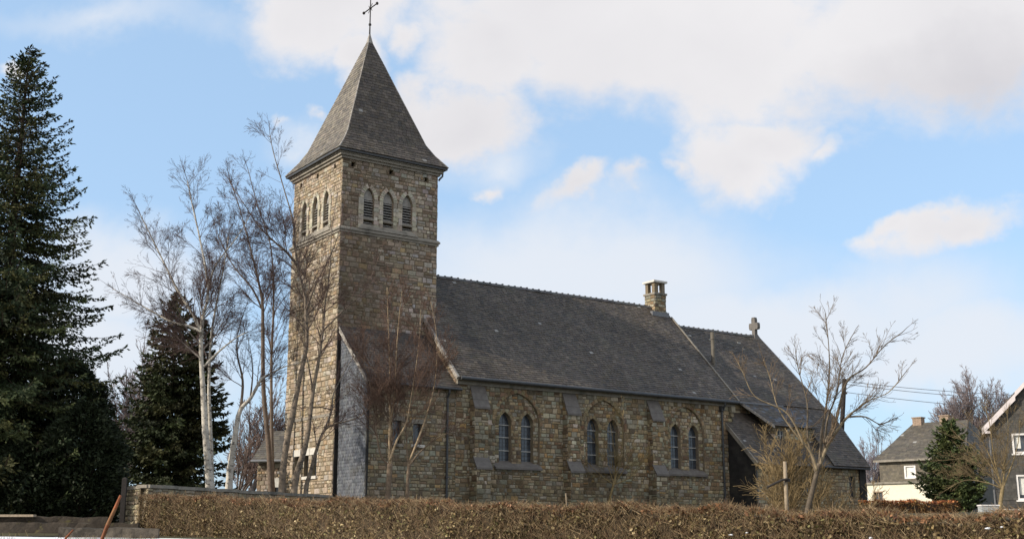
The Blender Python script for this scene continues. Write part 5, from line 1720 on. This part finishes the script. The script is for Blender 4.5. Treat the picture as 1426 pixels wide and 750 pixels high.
e = [Vector((-o_, -o_, ev)), Vector((Wd + o_, -o_, ev)), Vector((Wd + o_, Dp + o_, ev)), Vector((-o_, Dp + o_, ev))]
r1, r2 = Vector((hx, Dp / 2, rdg)), Vector((Wd - 1.2, Dp / 2, rdg))
def plane_sl(P, seed):
    S = (P[1] - P[0]).normalized(); n_ = S.cross(P[-1] - P[0]).normalized()
    if n_.z < 0: n_ = -n_
    T_ = n_.cross(S)
    reg = [((p - P[0]).dot(S), (p - P[0]).dot(T_)) for p in P]
    if area(reg) < 0: reg.reverse()
    slates(mb, Frame(P[0], S, T_, n_), reg, .24, .34, [((.10, .088, .07), 3), ((.085, .075, .062), 3), ((.12, .105, .08), 2)], seed)
plane_sl([e[0], e[1], r2, r1], 160); plane_sl([e[1], e[2], r2], 161); plane_sl([e[2], e[3], r1, r2], 162); plane_sl([e[3], e[0], r1], 163)
rf = mb.build('roof', 'slate', h2)
for xx in (hx + .1, hx + 2.6):
    mb = MB(); mb.box((xx, Dp / 2 - .35, rdg - .6), (xx + .8, Dp / 2 + .35, rdg + .45)); mb.box((xx - .07, Dp / 2 - .42, rdg + .45), (xx + .87, Dp / 2 + .42, rdg + .55)); mb.build('chimney', 'brick', rf)
mb = MB(); mb.box((-o_, -o_ - .08, ev - .16), (Wd + o_, -o_ - .002, ev + .02)); mb.box((-o_, -o_, ev - .10), (Wd + o_, .0, ev - .04)); mb.build('fascia', 'trim', h2)
# extension
mb = MB(); ez = at(1210, 674, 101).z - O.z
x0, x1, y0, y1 = .45, 6.1, -3.2, -.01
ew = [(1.0, 1.85, 0.75, 1.65)]
fr2 = Frame((0, y0, 0), (1, 0, 0), (0, 0, 1), (0, -1, 0))
bs = subtract([[(x0, 0), (x1, 0), (x1, ez), (x0, ez)]], [(ew[0][0], ew[0][2]), (ew[0][1], ew[0][2]), (ew[0][1], ew[0][3]), (ew[0][0], ew[0][3])])
for P in bs: mb.poly([fr2(a, b_) for a, b_ in P])
mb.poly([(x0, y0, 0), (x0, y1, 0), (x0, y1, ez), (x0, y0, ez)]); mb.poly([(x1, y0, 0), (x1, y1, 0), (x1, y1, ez), (x1, y0, ez)]); mb.poly([(x0, y0, ez), (x1, y0, ez), (x1, y1, ez), (x0, y1, ez)])
ex = mb.build('extension', 'render', h2)
mb = MB(); mb.box((x0 - .15, y0 - .15, ez + .004), (x1 + .1, y1 - .02, ez + .16)); mb.build('flat_roof', 'trim', ex)
a, b_, c, d_ = ew[0]
mb = MB(); mb.poly([fr2(a, c, -.12), fr2(b_, c, -.12), fr2(b_, d_, -.12), fr2(a, d_, -.12)]); mb.build('window', 'glass', ex)
mb = MB(); mb.box(fr2(a, d_, -.05), fr2(b_, d_ + .1, .05)); mb.box(fr2((a + b_) / 2 - .04, c, -.1), fr2((a + b_) / 2 + .04, d_, -.06)); mb.box(fr2(a, c, -.1), fr2(a + .08, d_, .02)); mb.box(fr2(b_ - .08, c, -.1), fr2(b_, d_, .02)); mb.build('frame', 'brick', ex)

# stone cottage far left, beside the tower
O = at(357, 692, 74); O.z = ground_z(74) - .2
h3 = local_root('cottage', 'small stone cottage with a slate roof seen between the birches left of the tower', 'cottage', O, R(-10))
mb = MB(); ev = at(353, 637, 74).z - O.z
fr = Frame((0, 0, 0), (1, 0, 0), (0, 0, 1), (0, -1, 0))
hs = [[(1.1, .2), (2.0, .2), (2.0, 1.9), (1.1, 1.9)], [(3.2, .6), (4.2, .6), (4.2, 1.9), (3.2, 1.9)]]
masonry(mb, fr, [(0, 0), (7, 0), (7, ev), (0, ev)], hs, TOWER, 170)
masonry(mb, Frame((0, 0, 0), (0, 1, 0), (0, 0, 1), (-1, 0, 0)), [(0, 0), (5, 0), (5, ev), (2.5, ev + 1.7), (0, ev)], [], TOWER, 171)
mb.poly([(7, 0, 0), (7, 5, 0), (7, 5, ev), (7, 2.5, ev + 1.7), (7, 0, ev)], (.3, .27, .2)); mb.poly([(0, 5, 0), (7, 5, 0), (7, 5, ev), (0, 5, ev)], (.3, .27, .2))
mb.build('wall', ['stone', 'mortar'], h3)
for h in hs:
    mb = MB(); mb.poly([fr(a, b_, -.2) for a, b_ in h]); w = mb.build('window', 'glass', h3)
    mb = MB(); mb.box(fr(h[0][0] - .2, h[2][1], -.1), fr(h[1][0] + .2, h[2][1] + .55, .03)); mb.build('lintel', 'pale', w)
mb = MB()
plane_sl([Vector((-.3, -.35, ev - .2)), Vector((7.3, -.35, ev - .2)), Vector((7.3, 2.5, ev + 1.8)), Vector((-.3, 2.5, ev + 1.8))], 172)
plane_sl([Vector((7.3, 5.35, ev - .2)), Vector((-.3, 5.35, ev - .2)), Vector((-.3, 2.5, ev + 1.8)), Vector((7.3, 2.5, ev + 1.8))], 173)
mb.build('roof', 'slate', h3)
mb = MB(); mb.tube([(-.3, -.4, ev - .22), (7.3, -.4, ev - .22)], .08, 8); mb.build('gutter', 'zinc', h3)

# ------------------------------------------------------------------ pole, wires, cabinets
p = at(1178, 690, 80); p.z = ground_z(80); top = at(1176, 527, 80)
pr = empty('utility_pole', p); tag(pr, 'dark wooden utility pole standing behind the east end of the church', 'utility pole')
mb = MB(); mb.tube([(0, 0, -.3), (-.03, 0, (top.z - p.z) * .6), (top.x - p.x, 0, top.z - p.z)], [.175, .16, .14], 10); mb.build('pole', 'creosote', pr, smooth=True)
wz = [(-.25, 'topmost of the overhead wires leaving the pole'), (-.45, 'middle of the three overhead wires leaving the pole'), (-1.0, 'lowest of the overhead wires leaving the pole')]
tl = top - p
for dz, _ in wz:
    mb = MB(); q = tl + Vector((.02, -.18, dz)); mb.tube([q + Vector((0, 0.1, 0)), q], .02, 6); mb.tube([q + Vector((0, 0, -.06)), q + Vector((0, 0, .03)), q + Vector((0, 0, .08))], [.05, .06, .03], 8); mb.build('insulator', 'iron', pr)
ends = [(1700, 548), (1700, 556), (1700, 572)]
for (dz, lab), (ex_, ey) in zip(wz, ends):
    a = top + Vector((.02, -.2, dz + .06)); b_ = at(ex_, ey, 76); mb = MB(); pts = []
    for i in range(25):
        t_ = i / 24; q = a.lerp(b_, t_); q.z -= .55 * 4 * t_ * (1 - t_); pts.append(q - a)
    mb.tube(pts, .019, 5); tag(mb.build('overhead_wire', 'wire', None, a), lab, 'wire', 'overhead wires from the pole')


def cabinet(label, x0, x1, y0, D, depth):
    a, b_ = at(x0, y0, D), at(x1, y0, D); g = ground_z(D)
    r_ = empty('utility_cabinet', ((a.x + b_.x) / 2, D, g)); tag(r_, label, 'cabinet', 'grey cabinets behind the hedge')
    w = (b_.x - a.x) / 2; h = a.z - g
    mb = MB(); mb.box((-w, 0, .1), (w, depth, h - .06)); mb.build('body', 'cabinet', r_)
    mb = MB(); mb.box((-w - .03, -.04, h - .058), (w + .03, depth + .03, h)); mb.build('lid', 'white', r_)
    mb = MB(); mb.box((-w + .04, -.012, .16), (-.006, -.002, h - .1)); mb.box((.006, -.012, .16), (w - .04, -.002, h - .1)); mb.build('doors', 'cabinet', r_)
    mb = MB(); mb.box((-w - .04, -.05, -.1), (w + .04, depth + .04, .098)); mb.build('plinth', 'trim', r_)


cabinet('wide grey cabinet behind the hedge, left of the small bare tree', 1367, 1391, 702, 57, .5)
cabinet('narrow grey cabinet behind the hedge by the dark house wall', 1402, 1418, 708, 56, .5)
# a few clumps of snow still caught in the hedge
rng = random.Random(2)
for i, (x, y, s_) in enumerate(((1376, 735, .032), (1018, 744, .03), (1395, 733, .02), (1040, 741, .02), (1212, 748, .026))):
    f = (x - 199) / (1426 - 199); D = 1 / (1 / 40 + (1 / 22 - 1 / 40) * f)
    c = at(x, y, D - .66); mb = MB()
    rings = []
    for zz, rr in ((-.6, .3), (-.3, .8), (0, 1.), (.3, .9), (.55, .35)):
        sh_ = rng.uniform(-.6, .6)
        rings.append([Vector(((math.cos(a) * rr * rng.uniform(.3, 1.4) * 1.5 + sh_) * s_, math.sin(a) * rr * s_ * .7, zz * s_ * rng.uniform(.6, 1.4))) for a in np.arange(0, 6.28, .63)])
    nr_ = len(rings[0])
    for j in range(4):
        for k in range(nr_): mb.poly([rings[j][k], rings[j][(k + 1) % nr_], rings[j + 1][(k + 1) % nr_], rings[j + 1][k]])
    mb.poly(rings[0]); mb.poly(rings[-1])
    labs = ['snow clump in the hedge below the small bare tree', 'snow clump low in the hedge, left of the pair', 'small snow clump in the hedge, farthest right', 'small snow clump in the hedge, right of the pair', 'snow clump at the hedge foot below the cream walled house']
    tag(mb.build('snow_clump', 'snow', None, c, smooth=True), labs[i], 'snow', 'snow caught in the hedge')
